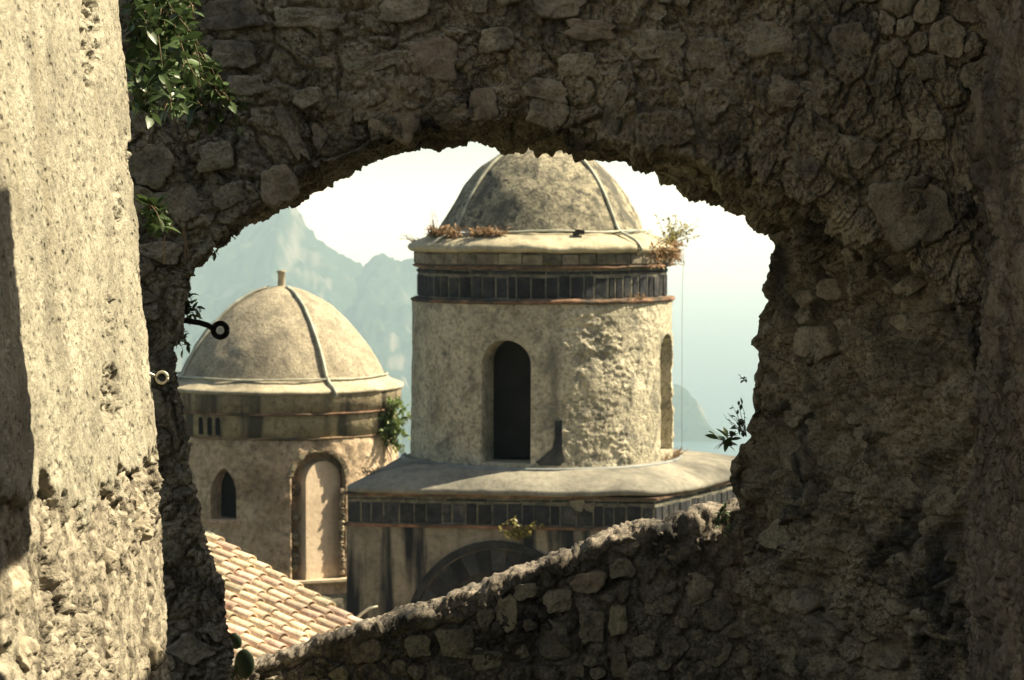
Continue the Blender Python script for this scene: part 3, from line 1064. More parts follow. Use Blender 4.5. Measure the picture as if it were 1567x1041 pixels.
r9.color_ramp.elements[0].position = 0.36
r9.color_ramp.elements[0].color = (0.10, 0.085, 0.065, 1)
r9.color_ramp.elements[1].position = 0.62
r9.color_ramp.elements[1].color = (0.46, 0.41, 0.32, 1)
nt.links.new(n9.outputs['Fac'], r9.inputs[0])
mx9 = nt.nodes.new('ShaderNodeMix')
mx9.data_type = 'RGBA'
nt.links.new(an.outputs['Fac'], mx9.inputs[0])
nt.links.new(src, mx9.inputs[6])
nt.links.new(r9.outputs[0], mx9.inputs[7])
nt.links.new(mx9.outputs[2], ps.inputs['Base Color'])
pier = tag(obj('plaster_pier', pm, M_PIER),
           'tall sunlit wall of pale crumbling plaster beside the arch', 'wall')
sub = np.where((rub.reshape(-1) > 0.95) & (pq.reshape(-1, 2)[:, 1] < 1060) & (pq.reshape(-1, 2)[:, 0] > -10))[0]
sub = RNG.permutation(sub)[:9000]
nrm = np.tile(np.array([1.0, 0, 0.08]), (len(Qq), 1))
M_PSTONE = rock_mat('pale limestone', [(0.25, 0.215, 0.16), (0.38, 0.33, 0.25), (0.48, 0.42, 0.32)], scale=6, fine=60, bump=0.006, bump2=0.002, rnd=0.15, speck=0.3, hue=0.004)
scatter_stones(Qq[sub], nrm[sub], np.tile(np.array([0, 0.2, 1.0]), (len(Qq), 1))[sub], 8,
               lambda p_, rng: rng.choice([0.025, 0.04, 0.07], p=[0.45, 0.4, 0.15]), 0.6, M_PSTONE, pier,
               gap=0.006, H=(0.010, 0.024), off=(-0.034, -0.012), seed=31, seg=28, lump=0.5)

# ------------------------------------------------------------------ shaded side wall on the right
XR = (1490 - CX) / F * 9.0
yv = np.concatenate([np.linspace(2.0, 5.35, 12), np.linspace(5.45, 7.7, 18, endpoint=False), np.linspace(7.7, 9.05, 150), np.linspace(9.1, 9.9, 4)])
zv = np.concatenate([np.linspace(-0.4, -0.1, 10, endpoint=False), np.linspace(-0.1, 2.5, 380), np.linspace(2.52, 4.3, 14)])
Yr_, Zr_ = np.meshgrid(yv, zv, indexing='ij')
G = np.stack([np.full_like(Yr_, XR), Yr_, Zr_], -1)
Qr = G.reshape(-1, 3)
G[..., 2] = np.where(Yr_ > 5.4, np.minimum(Zr_, 2.5 + (Zr_ - 2.5) * 0.30), Zr_)
hr = (0.016 * fbm(Qr * np.array([1, 4, 2]), 4, 81) + 0.008 * fbm(Qr * np.array([1, 20, 9]), 4, 82, 0.6) + 1.1 * rubble_disp(Qr * np.array([1, 1.4, 0.75]), 83, 1.1, 1.1, 8)).reshape(Yr_.shape)
G[..., 0] -= hr - 0.01
zlow = np.minimum(zv, 2.5 + (zv - 2.5) * 0.30)
back = [np.stack([np.full(len(zv), XR + 0.5), np.full(len(zv), y_), z_], -1) for y_, z_ in ((9.9, zlow), (5.45, zlow), (5.35, zv), (2.0, zv))]
Gall = np.concatenate([G] + [c[None] for c in back] + [G[:1]], 0)
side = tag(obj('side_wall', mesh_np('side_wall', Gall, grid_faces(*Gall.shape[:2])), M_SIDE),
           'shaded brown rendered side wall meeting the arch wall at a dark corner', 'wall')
# caps on wall tops
def cap(name, x0, x1, y0, y1, z, mat, parent):
    c = MB()
    c.box((x0, y0, z), (x1 - x0, 0, 0), (0, y1 - y0, 0), (0, 0, 0.12))
    obj(name, c.mesh(name), mat, parent)
cap('coping', XR - 0.06, XR + 0.56, 1.95, 5.45, 4.28, M_SIDE, side)
cap('coping', XR - 0.06, XR + 0.56, 5.46, 9.95, 3.02, M_SIDE, side)
cap('coping', -2.1, pier_x(4.2) + 0.05, 2.15, YE + 0.05, 4.18, M_PIER, pier)
zcap = P(0, -380, YF)[2]
cap('coping', P(-200, 0, YF)[0], XR - 0.07, YF - 0.04, YB + 0.04, zcap - 0.03, M_MORTAR, arch)

# ------------------------------------------------------------------ church towers
def ring_pt(c, az, r, z):
    """azimuth 0 looks at the viewer (-Y), positive turns to +X"""
    return np.array([c[0] + r * math.sin(az), c[1] - r * math.cos(az), z])


def lathe(name, c, prof, mat, parent, seg=128, noise_amp=0.0, noise_f=3.0, seed=1, closed=False):
    """prof: list of (r, z) from bottom/outside to top"""
    az = np.linspace(0, 2 * np.pi, seg, endpoint=False)
    r = np.array([p_[0] for p_ in prof])
    z = np.array([p_[1] for p_ in prof])
    V = np.stack([c[0] + np.sin(az)[:, None] * r[None], c[1] - np.cos(az)[:, None] * r[None], np.repeat(z[None], seg, 0)], -1)
    if noise_amp:
        n = fbm(V.reshape(-1, 3) * noise_f, 4, seed, 0.55).reshape(V.shape[:2]) * noise_amp
        rad = np.stack([np.sin(az), -np.cos(az)], -1)
        k = np.clip(r / (r.max() * 0.3), 0, 1)
        V[..., :2] += rad[:, None, :] * (n * k)[..., None]
        V[..., 2] += n * 0.5
    return obj(name, mesh_np(name, V, grid_faces(seg, len(prof), wrap_u=True)), mat, parent)


def resample(prof, n):
    prof = np.array(prof, float)
    d = np.concatenate([[0], np.cumsum(np.sqrt((np.diff(prof, axis=0) ** 2).sum(1)))])
    t = np.linspace(0, d[-1], n)
    a = np.stack([np.interp(t, d, prof[:, k]) for k in (0, 1)], -1)
    return smooth_grid(a, 3, 0)


def cut(mesh_obj, cutters):
    for c in cutters:
        md = mesh_obj.modifiers.new('b', 'BOOLEAN')
        md.operation = 'DIFFERENCE'
        md.solver = 'EXACT'
        md.object = c
    bpy.context.view_layer.update()
    dg = bpy.context.evaluated_depsgraph_get()
    nm = bpy.data.meshes.new_from_object(mesh_obj.evaluated_get(dg))
    mesh_obj.modifiers.clear()
    old = mesh_obj.data
    mesh_obj.data = nm
    for c in cutters:
        bpy.data.objects.remove(c)
    bpy.data.meshes.remove(old)


def arch_profile(wd, h, pointed=False, n=14):
    """closed outline (u, v): base at v = 0"""
    a = wd / 2
    pts = [(-a, 0), (a, 0)]
    if pointed:
        rr = wd * 0.95
        y0 = h - math.sqrt(rr ** 2 - (rr - a) ** 2)
        am = math.acos((rr - a) / rr)
        for k in range(n + 1):
            q = am * k / n
            pts.append((a - rr + rr * math.cos(q), y0 + rr * math.sin(q)))
        for k in range(n, -1, -1):
            q = am * k / n
            if k == n:
                continue
            pts.append((-(a - rr + rr * math.cos(q)), y0 + rr * math.sin(q)))
    else:
        y0 = h - a
        for k in range(2 * n + 1):
            q = math.pi * k / (2 * n)
            pts.append((a * math.cos(q), y0 + a * math.sin(q)))
    return pts


def prism(name, prof, o, eu, ev, ew, w0, w1, taper=1.0):
    """extrude a (u,v) outline from w0 to w1 along ew"""
    o, eu, ev, ew = map(np.array, (o, eu, ev, ew))
    n = len(prof)
    v = [o + u * eu + vv * ev + w0 * ew for u, vv in prof] + [o + u * eu * taper + vv * ev + w1 * ew for u, vv in prof]
    f = [tuple(range(n)), tuple(range(2 * n - 1, n - 1, -1))] + [(i, n + i, n + (i + 1) % n, (i + 1) % n) for i in range(n)]
    m_ = mesh_py(name, v, f)
    bm_ = bmesh.new()
    bm_.from_mesh(m_)
    bmesh.ops.recalc_face_normals(bm_, faces=bm_.faces)
    bm_.to_mesh(m_)
    bm_.free()
    return m_


def frame(az):
    rad = np.array([math.sin(az), -math.cos(az), 0])
    tan = np.array([math.cos(az), math.sin(az), 0])
    return rad, tan, np.array([0, 0, 1.0])


def drum_shell(name, c, z0, z1, r0, r1, thick, mat, parent, seg, nz, roughfun, seed):
    az = np.linspace(0, 2 * np.pi, seg, endpoint=False)
    z = np.linspace(z0, z1, nz)
    rr = r0 + (r1 - r0) * (z - z0) / (z1 - z0)
    A, Zz = np.meshgrid(az, z, indexing='ij')
    Rr = np.repeat(rr[None], seg, 0)
    pts = np.stack([c[0] + np.sin(A) * Rr, c[1] - np.cos(A) * Rr, Zz], -1)
    Rr = Rr + roughfun(A, Zz, pts.reshape(-1, 3))
    out = np.stack([c[0] + np.sin(A) * Rr, c[1] - np.cos(A) * Rr, Zz], -1)
    ri = r1 - thick
    inn = np.stack([c[0] + np.sin(az)[:, None] * np.full(2, ri), c[1] - np.cos(az)[:, None] * np.full(2, ri), np.repeat(np.array([[z1, z0]]), seg, 0)], -1)
    V = np.concatenate([out, inn, out[:, :1]], 1)[:, :-1]
    k = V.shape[1]
    f = grid_faces(seg, k, wrap_u=True)
    U = np.arange(seg)
    U2 = (U + 1) % seg
    close = np.stack([U * k + k - 1, U2 * k + k - 1, U2 * k, U * k], -1)
    return obj(name, mesh_np(name, V, np.concatenate([f, close])), mat, parent)


def ring_tiles(c, r, z0, z1, wd, az0, az1, mat, parent, rng, name='basalt_tile', gap=0.016, dep=0.05, jit=0.25):
    a = az0
    while a < az1:
        w_ = wd * rng.uniform(1 - jit, 1 + jit)
        da = w_ / r
        rad, tan, up = frame(a + da / 2)
        b_ = MB()
        hw = (w_ - gap) / 2
        ro = r + rng.uniform(-0.006, 0.012)
        if rng.random() < 0.06:
            ro -= 0.03
        o = np.array([c[0], c[1], z0 + gap / 2 + rng.uniform(0, 0.01)]) + rad * (ro - dep)
        h_ = z1 - z0 - gap - rng.uniform(0, 0.035)
        # slightly chamfered front
        ch = 0.012
        v = []
        for (w_in, dd) in ((0, 0), (0, dep - ch), (ch, dep)):
            for (sx, sz) in ((-1, 0), (1, 0), (1, 1), (-1, 1)):
                u = sx * (hw - w_in)
                zz = (w_in if sz == 0 else h_ - w_in)
                v.append(o + tan * u + up * zz + rad * dd)
        f = []
        for lv in (0, 1):
            for k in range(4):
                f.append((lv * 4 + k, lv * 4 + (k + 1) % 4, lv * 4 + 4 + (k + 1) % 4, lv * 4 + 4 + k))
        f.append((8, 9, 10, 11))
        b_.add(v, f)
        obj(name, b_.mesh(name), mat, parent)
        a += da


# ---- main lantern tower
YT = 43.8
TC = np.array([P(830, 500, YT)[0], YT])
sT = YT / F
tower = thing('church_tower', (TC[0], TC[1], -9.0), 'domed church lantern tower on a square base with dark tiled bands', 'tower')
zT = lambda y_: 1.6 - (y_ - HOR) * sT
rng = np.random.default_rng(3)

DOME = [(157, 354), (155, 348), (144, 325), (131, 301), (117, 280), (101, 262), (87, 249), (70, 238), (50, 228), (25, 221), (0.4, 219)]
prof = resample([(r * sT, zT(y_)) for r, y_ in DOME], 40)
dome_prof = prof
dome = lathe('dome', TC, prof, M_DOME, tower, 160, 0.025, 1.6, 5)
lathe('ledge', TC, resample([(2.02, 1.00), (2.20, 1.005), (2.235, 1.03), (2.245, 1.07), (2.225, 1.115), (2.12, 1.17), (1.95, 1.24), (1.80, 1.29), (1.68, 1.32)], 40),
      M_LEDGE, tower, 160, 0.03, 2.5, 6)
up_band = lathe('upper_band', TC, [(2.06, 0.74), (2.115, 0.76), (2.115, 1.03)], M_JOINT, tower, 128)
ring_tiles(TC, 2.15, 0.80, 1.01, 0.34, -1.75, 1.75, M_BLOCK, up_band, rng, 'stone_block', 0.012, 0.05)
lathe('tile_course', TC, resample([(2.06, 0.745), (2.175, 0.75), (2.185, 0.77), (2.175, 0.795), (2.06, 0.80)], 12), M_BRICKRED, tower, 160, 0.02, 3, 7)
dk_band = lathe('dark_band', TC, [(2.082, 0.2), (2.082, 0.78)], M_JOINT, tower, 128)
ring_tiles(TC, 2.09, 0.64, 0.745, 0.42, -1.75, 1.75, M_BASALT, dk_band, rng, 'basalt_tile', 0.026, 0.05)
ring_tiles(TC, 2.09, 0.262, 0.64, 0.20, -1.75, 1.75, M_BASALT, dk_band, rng, 'basalt_tile', 0.026, 0.05, 0.3)
lathe('tile_course', TC, resample([(2.05, 0.175), (2.21, 0.178), (2.235, 0.20), (2.235, 0.225), (2.21, 0.25), (2.05, 0.262)], 14), M_BRICKRED, tower, 160, 0.025, 3, 8)


def drum_rough(A, Zz, pts):
    a = (A + np.pi) % (2 * np.pi) - np.pi
    fb = lambda sc_, o_, sd, g=0.55: fbm(pts * np.array(sc_), o_, sd, g).reshape(A.shape)
    edge_ = 0.15 + 0.10 * fbm(np.stack([Zz.ravel() * 1.7, Zz.ravel() * 0, Zz.ravel() * 0], -1), 5, 31, 0.6).reshape(A.shape) + 0.05 * fb((5, 5, 5), 4, 32)
    near_n = np.exp(-((a - R(70)) / 0.20) ** 2)
    k = sstep(-0.012, 0.02, a - edge_) * (1 - 0.85 * near_n)
    # islands where the skim coat still holds
    hold = sstep(0.12, 0.2, fb((1.3, 1.3, 1.0), 4, 38))
    kk = k * (1 - 0.75 * hold)
    rough_ = 0.020 * fb((2.6, 2.6, 4.2), 5, 33, 0.6) + 0.020 * (0.5 - np.abs(fb((3.2, 3.2, 6.0), 5, 35, 0.62))) + 0.014 * fb((11, 11, 15), 4, 37, 0.7)
    strength = 0.5 + 0.7 * sstep(-0.4, 0.4, fb((0.8, 0.8, 0.9), 3, 39))
    sm = 0.014 * fb((1.3, 1.3, 1.3), 4, 34) + 0.005 * fb((6, 6, 6), 4, 36, 0.65)
    return sm - 0.016 * kk + kk * rough_ * strength


drum = drum_shell('drum', TC, -2.50, 0.185, 2.205, 2.175, 0.60, M_DRUM, tower, 760, 150, drum_rough, 2)
az_d, az_n = math.asin((774 - 830) / 199), R(70)
rad, tan, up = frame(az_d)
o = np.array([TC[0], TC[1], -2.36])
c1 = obj('c', prism('c', arch_profile(0.78, 1.97), o, tan, up, rad, 1.2, 2.6, 1.08), None)
rad, tan, up = frame(az_n)
o = np.array([TC[0], TC[1], -2.28])
c2 = obj('c', prism('c', arch_profile(0.66, 1.93), o, tan, up, rad, 1.84, 2.7), None)
cut(drum, [c1, c2])
# thin dark patch on the drum, an upright bar widening leftwards at its foot
rad, tan, up = frame(math.asin((851 - 830) / 199))
o = np.array([TC[0], TC[1], 0])
def zF(y_): return 1.6 - (y_ - HOR) * (41.63 / F)
pr = [(-0.06, zF(645)), (0.055, zF(643)), (0.06, zF(690)), (0.10, zF(706)), (0.02, zF(714)), (-0.30, zF(713)), (-0.36, zF(708)), (-0.22, zF(697)), (-0.09, zF(686)), (-0.055, zF(670))]
obj('dark_patch', prism('dark_patch', pr, o, tan, up, rad, 2.1, 2.215), M_BASALT, tower)
lathe('shade_lining', TC, [(1.5, -2.33), (1.5, 0.14)], M_DARK, tower, 64)  # dark shell added behind the doorway; its colour makes the shade
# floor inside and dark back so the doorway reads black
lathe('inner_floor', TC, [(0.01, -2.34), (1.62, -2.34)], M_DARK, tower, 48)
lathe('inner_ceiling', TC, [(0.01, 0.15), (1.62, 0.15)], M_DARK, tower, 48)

# base: irregular four-sided block turned to the viewer
A = np.array([P(530, 748, 41.4)[0], 41.4]); Bc = np.array([P(1003, 755, 40.6)[0], 40.6])
Cc = np.array([4.75, 45.4]); D = np.array([-1.5, 47.6])
POLY = [A, Bc, Cc, D]
ZE = -2.70


def poly_ring(off, n=200, rnd=0.0):
    """points round the base outline, corner to corner, moved outward by off"""
    pts = []
    k = n // 4
    cen = sum(POLY) / 4
    offp = []
    for i in range(4):
        p0, p1, p2 = POLY[i - 1], POLY[i], POLY[(i + 1) % 4]
        def nrm2(a, b_):
            d = (b_ - a) / np.linalg.norm(b_ - a)
            return np.array([d[1], -d[0]])
        n1, n2 = nrm2(p0, p1), nrm2(p1, p2)
        bis = n1 + n2
        bis /= (bis @ n1)
        offp.append(p1 + bis * off)
    for i in range(4):
        a, b_ = offp[i], offp[(i + 1) % 4]
        for j in range(k):
            pts.append(a + (b_ - a) * j / k)
    pts = np.array(pts)
    if rnd:
        for _ in range(int(rnd)):
            pts = 0.25 * np.roll(pts, 1, 0) + 0.5 * pts + 0.25 * np.roll(pts, -1, 0)
    return pts


def poly_wall(name, rings, mat, parent, amp=0.0, f=3, seed=1):
    """rings: list of (offset, z) bottom to top"""
    V = []
    for off, z in rings:
        p_ = poly_ring(off)
        V.append(np.concatenate([p_, np.full((len(p_), 1), z)], 1))
    V = np.stack(V, 1)
    if amp:
        n = fbm(V.reshape(-1, 3) * f, 4, seed, 0.55).reshape(V.shape[:2])
        V[..., 1] += n * amp
        V[..., 0] += n * amp * 0.5
    m_ = mesh_np(name, V, grid_faces(V.shape[0], V.shape[1], wrap_u=True), smooth=False)
    return obj(name, m_, mat, parent)


po = poly_ring(0.07, rnd=14)
cir = []
for p_ in po:
    d = p_ - TC
    cir.append(TC + d / np.linalg.norm(d) * 2.1)
cir = np.array(cir)
rows = [np.concatenate([poly_ring(-0.2), np.full((len(po), 1), ZE - 0.10)], 1),
        np.concatenate([po * 1.0, np.full((len(po), 1), ZE - 0.09)], 1),
        np.concatenate([poly_ring(0.08, rnd=14), np.full((len(po), 1), ZE - 0.05)], 1)]
NTT = 26
for k in range(NTT):
    t = k / (NTT - 1)
    q = po + (cir - po) * t
    z = ZE - 0.01 + 0.30 * (1 - (1 - t) ** 1.7)
    rows.append(np.concatenate([q, np.full((len(q), 1), z)], 1))
V = np.stack(rows, 1)
V[..., 2] += fbm(V.reshape(-1, 3) * 1.1, 4, 41).reshape(V.shape[:2]) * 0.03
obj('terrace_roof', mesh_np('terrace_roof', V, grid_faces(V.shape[0], V.shape[1], wrap_u=True)), M_ROOFCAP, tower)
poly_wall('tile_course', [(-0.1, ZE - 0.14), (0.035, ZE - 0.135), (0.04, ZE - 0.1), (-0.1, ZE - 0.095)], M_BRICKRED, tower, 0.01, 3, 3)
bs_band = poly_wall('base_band', [(-0.016, -3.31), (-0.016, ZE - 0.11)], M_JOINT, tower)
poly_wall('tile_course', [(-0.1, -3.335), (0.04, -3.33), (0.045, -3.285), (-0.1, -3.28)], M_BRICKRED, tower, 0.012, 3, 4)
e1 = (Bc - A) / np.linalg.norm(Bc - A)
nA = np.array([e1[1], -e1[0]])


def flat_tiles(p0, p1, z0, z1, wd, mat, name, rng, gap=0.026, dep=0.05, proud=-0.004):
    d = p1 - p0
    Ln = np.linalg.norm(d)
    d = d / Ln
    n = np.array([d[1], -d[0]])
    x = 0.02
    while x < Ln - 0.05:
        w_ = min(wd * rng.uniform(0.7, 1.3), Ln - x)
        pr_ = proud + rng.uniform(-0.006, 0.012)
        b_ = MB()
        ch = 0.012
        v = []
        h0, h1 = z0 + gap / 2 + rng.uniform(0, 0.02), z1 - gap / 2 - rng.uniform(0, 0.03)
        for (ins, dd) in ((0, -dep), (0, pr_ - ch), (ch, pr_)):
            for (sx, sz) in ((0, 0), (1, 0), (1, 1), (0, 1)):
                u = x + (ins if sx == 0 else w_ - gap - ins)
                zz = h0 + ins if sz == 0 else h1 - ins
                q = p0 + d * u + n * dd
                v.append((q[0], q[1], zz))
        f = []
        for lv in (0, 1):
            for k in range(4):
                f.append((lv * 4 + k, lv * 4 + (k + 1) % 4, lv * 4 + 4 + (k + 1) % 4, lv * 4 + 4 + k))
        f.append((8, 9, 10, 11))
        b_.add(v, f)
        obj(name, b_.mesh(name), mat, bs_band)
        x += w_


for (p0, p1) in ((A, Bc), (Bc, Cc)):
    flat_tiles(p0, p1, -2.925, ZE - 0.15, 0.62, M_BASALT, 'basalt_tile', rng)
    flat_tiles(p0, p1, -3.28, -2.925, 0.21, M_BASALT, 'basalt_tile', rng)
# base wall below with the big blind arch
base_wall = None
Vb = []
for off, z in ((0, -9.2), (0, -3.30)):
    p_ = poly_ring(off)
    Vb.append(np.concatenate([p_, np.full((len(p_), 1), z)], 1))
Vb = np.stack(Vb, 1)
nP = Vb.shape[0]
fb = [tuple(x) for x in grid_faces(nP, 2, wrap_u=True)]
fb += [tuple(i * 2 for i in range(nP)), tuple(i * 2 + 1 for i in range(nP - 1, -1, -1))]
mb_ = mesh_py('base_wall', Vb.reshape(-1, 3), fb)
bm_ = bmesh.new(); bm_.from_mesh(mb_); bmesh.ops.recalc_face_normals(bm_, faces=bm_.faces); bm_.to_mesh(mb_); bm_.free()
base_wall = obj('base_wall', mb_, M_BASEWALL, tower)
sB = 41.0 / F
ctrA = P(762, 973, 41.0)
Lc = (np.array([ctrA[0], 41.0]) - A) @ e1
pc = A + e1 * Lc
oA = np.array([pc[0], pc[1], 1.6 - (973 - HOR) * sB])
E1 = np.array([e1[0], e1[1], 0]); NA3 = np.array([nA[0], nA[1], 0])
c3 = obj('c', prism('c', [(1.0 * math.cos(q), 1.0 * math.sin(q)) for q in np.linspace(-math.pi / 2, 1.5 * math.pi, 49)[:-1]], oA, E1, np.array([0, 0, 1.0]), NA3, -0.35, 0.3), None)
cut(base_wall, [c3])
for k in range(17):
    q0, q1 = math.pi * k / 17 + 0.005, math.pi * (k + 1) / 17 - 0.005
    for (r0, r1, pd, nm) in ((1.0, 1.33, 0.02, 'voussoir'),):
        pr = [(r0 * math.cos(q), r0 * math.sin(q)) for q in np.linspace(q0, q1, 4)] + [(r1 * math.cos(q), r1 * math.sin(q)) for q in np.linspace(q1, q0, 4)]
        obj(nm, prism(nm, pr, oA, E1, np.array([0, 0, 1.0]), NA3, -0.1, pd + rng.uniform(-0.008, 0.012)), M_BASALT, base_wall)
pr = [(1.35 * math.cos(q), 1.35 * math.sin(q)) for q in np.linspace(0, math.pi, 40)] + [(1.47 * math.cos(q), 1.47 * math.sin(q)) for q in np.linspace(math.pi, 0, 40)]
pr2 = [(0.99 * math.cos(q), 0.99 * math.sin(q)) for q in np.linspace(-0.6, math.pi + 0.6, 40)]
obj('arch_infill', prism('arch_infill', pr2, oA, E1, np.array([0, 0, 1.0]), NA3, -0.34, -0.16), M_BASALT, base_wall)
obj('arch_moulding', prism('arch_moulding', pr, oA, E1, np.array([0, 0, 1.0]), NA3, -0.05, 0.05), M_BASALT, base_wall)

# conductor strips on the dome and the pipe round the drum foot
def meridian(prof, az, c, lift, ledge_pts=()):
    pts = [ring_pt(c, az, r + lift * 0.9, z + lift * 0.5) for r, z in prof]
    return [ring_pt(c, az, r, z) for r, z in ledge_pts][::-1] + pts


b_ = MB()
b_.tube(meridian(dome_prof[2:-1], R(44), TC, 0.028, [(1.78, 1.345), (1.98, 1.27), (2.14, 1.2), (2.25, 1.12), (2.27, 1.05), (2.20, 0.98)]), 0.03, 6)
obj('conductor_strip', b_.mesh('conductor_strip', True), M_CABLE, dome)
b_ = MB()
b_.tube(meridian(dome_prof[2:-1], R(-54), TC, 0.028, [(1.78, 1.345), (1.98, 1.27), (2.14, 1.2), (2.25, 1.12)]), 0.026, 6)
obj('conductor_strip', b_.mesh('conductor_strip', True), M_CABLE, dome)
b_ = MB()
b_.tube([ring_pt(TC, a, 1.80 + 0.02 * math.sin(5 * a), 1.345 + 0.012 * math.sin(7 * a + 1)) for a in np.linspace(-1.9, 1.7, 60)], 0.019, 6)
obj('conductor_strip', b_.mesh('conductor_strip', True), M_CABLE, dome)
b_ = MB()
b_.tube([ring_pt(TC, a, 2.33 + 0.02 * math.sin(3 * a), -2.435 - 0.015 * math.cos(a)) for a in np.linspace(-1.7, 1.5, 70)], 0.035, 6)
obj('foot_pipe', b_.mesh('foot_pipe', True), M_FLASH, tower)
b_ = MB()
b_.tube([ring_pt(TC, R(88), 2.34, z) for z in (-2.35, -1.2, -0.3, 0.3)] + [ring_pt(TC, R(86), 2.36, 1.05)], 0.004, 5)
obj('wire', b_.mesh('wire', True), M_FLASH, tower)
rad, tan, up = frame(math.asin((879 - 830) / 175))
b_ = MB()
for (dx, dz, s_) in ((-0.06, 0, 0.075), (0.02, 0.015, 0.09), (-0.02, 0.05, 0.06)):
    b_.box(ring_pt(TC, math.asin(49 / 175), 1.86, 1.28) + tan * dx + up * dz, tan * s_, rad * 0.1, up * s_ * 0.8)
obj('cable_clamp', b_.mesh('cable_clamp'), M_IRON, dome)
# white flakes of render stuck on the base band
for (fx, fy, s_) in ((885, 774, 0.11), (903, 777, 0.09)):
    u = (P(fx, fy, 40.8)[0] - A[0]) / e1[0]
    q = A + e1 * u + nA * 0.0
    pr = [(s_ * (1 + 0.3 * math.sin(3.1 * k + fx)) * math.cos(k * 0.9) * 1.2, s_ * (1 + 0.3 * math.cos(2.3 * k + fx)) * math.sin(k * 0.9)) for k in range(7)]
    obj('render_flake', prism('render_flake', pr, (q[0], q[1], 1.6 - (fy - HOR) * 40.8 / F), E1, np.array([0, 0, 1.0]), NA3, -0.02, 0.035), M_BLOCK, tower)

# ---- rear tower
Y2 = 51.0
C2 = np.array([P(431, 500, Y2)[0], Y2])
s2 = Y2 / F
VA = math.atan2(-C2[0], C2[1])             # azimuth at which this tower faces the viewer
z2 = lambda y_: 1.6 - (y_ - HOR) * s2      # heights read off the tower's outline
zf2 = lambda y_: 1.6 - (y_ - HOR) * (Y2 - 2.1) / F   # heights read off its front
r2 = lambda n: n * s2
az2 = lambda px_, r=176: VA + math.asin((px_ - 431) / r)
t2 = thing('church_tower', (C2[0], C2[1], -9.0), 'ochre round church tower with a pale dome and a walled-up arched niche', 'tower')
DOME2 = [(160, 579), (158, 574), (147, 550), (131, 525), (107, 495), (77, 466), (44, 447), (16, 439), (0.4, 437)]
prof2 = resample([(r2(r), z2(y_)) for r, y_ in DOME2], 40)
dome2 = lathe('dome', C2, prof2, M_DOME2, t2, 160, 0.02, 1.6, 15)
ZL = z2(594)
lathe('ledge', C2, resample([(r2(174), ZL), (r2(184), ZL + 0.005), (r2(187), ZL + 0.025), (r2(187), ZL + 0.07), (r2(183), ZL + 0.10), (r2(172), ZL + 0.15), (r2(164), ZL + 0.20), (r2(159), ZL + 0.25), (r2(156), ZL + 0.30)], 36), M_LEDGE, t2, 160, 0.018, 2, 16)
Z1, Z2_, Z3, Z4 = zf2(632), zf2(637), zf2(670), zf2(675)
lathe('upper_band', C2, [(r2(176), Z1 - 0.02), (r2(182), Z1), (r2(183), ZL + 0.02)], M_BAND2, t2, 160, 0.014, 5, 17)
lathe('tile_course', C2, resample([(r2(174), Z2_), (r2(184), Z2_ + 0.005), (r2(185), (Z1 + Z2_) / 2), (r2(184), Z1 - 0.003), (r2(174), Z1)], 10), M_BRICKRED, t2, 160, 0.015, 3, 18)
low_band = lathe('lower_band', C2, [(r2(170), Z3 - 0.02), (r2(176), Z3), (r2(176.5), Z2_ + 0.02)], M_BAND2, t2, 160, 0.014, 5, 19)
lathe('tile_course', C2, resample([(r2(170), Z4), (r2(178), Z4 + 0.005), (r2(179), (Z3 + Z4) / 2), (r2(178), Z3 - 0.003), (r2(170), Z3)], 10), M_BRICKRED, t2, 160, 0.015, 3, 20)
RW = r2(175)
wall2 = drum_shell('wall', C2, -9.2, Z4 + 0.02, RW + 0.02, RW, 0.6, M_WALL2, t2, 300, 120,
                   lambda A_, Zz, pts: 0.035 * fbm(pts * 1.6, 4, 51).reshape(A_.shape) + 0.016 * fbm(pts * 7, 4, 52, 0.6).reshape(A_.shape), 4)
az_w, az_p = az2(344), az2(486)
lathe('shade_lining', C2, [(RW - 0.34, -8.9), (RW - 0.34, Z4)], M_DARK, t2, 64)  # added shell, coloured dark as the shade behind the window
rad, tan, up = frame(az_w)
c1 = obj('c', prism('c', arch_profile(0.53, zf2(718) - zf2(797), True), (C2[0], C2[1], zf2(797)), tan, up, rad, 1.0, 2.9), None)
# the niche: its plastered back stands flush on the right and deep on the left
rp0, tp0, up = frame(az_p)
pn, pt_, _ = frame(az_p + R(15))
pc = np.array([C2[0], C2[1], 0]) + rp0 * (RW - 0.10)
hN = zf2(692) - zf2(890)
c2 = obj('c', prism('c', arch_profile(1.08, hN), pc + up * zf2(890), tp0, up, rp0, -0.22, 0.9), None)
cut(wall2, [c1, c2])
niche = obj('niche_panel', prism('niche_panel', arch_profile(0.78, zf2(708) - zf2(890)), pc + up * zf2(890) + pt_ * 0.10, pt_, up, pn, -0.3, 0.03), M_PANEL, t2)
for k in range(16):
    zz = zf2(888) + 0.03 + k * 0.118
    for s_ in (-1, 1):
        wv = 0.19 if s_ < 0 else 0.08
        u0 = -0.51 if s_ < 0 else 0.43
        if (s_ > 0 and k > 13) or rng.random() < 0.2:
            continue
        wv *= rng.uniform(0.7, 1.15)
        pl = [(1, 0, wv * 0.5), (-1, 0, wv * 0.5), (0, 1, 0.057), (0, -1, 0.057), (0.7, 0.7, 0.072), (-0.7, 0.7, 0.07), (0.7, -0.7, 0.07), (-0.7, -0.7, 0.07)]
        oo = pc + up * (zz + 0.05) + tp0 * (u0 + wv / 2) + rp0 * (-0.10 if s_ < 0 else 0.0)
        obj('rubble_stone', stone_mesh(pl, 1.0, rng.uniform(0.06, 0.12), oo, tp0, up, rp0, int(rng.integers(1, 999)), seg=14, lump=0.3), M_RUBFAR, niche)
rr0, rr1 = 0.52, 0.61
oN = pc + up * (zf2(890) + hN - 0.54)
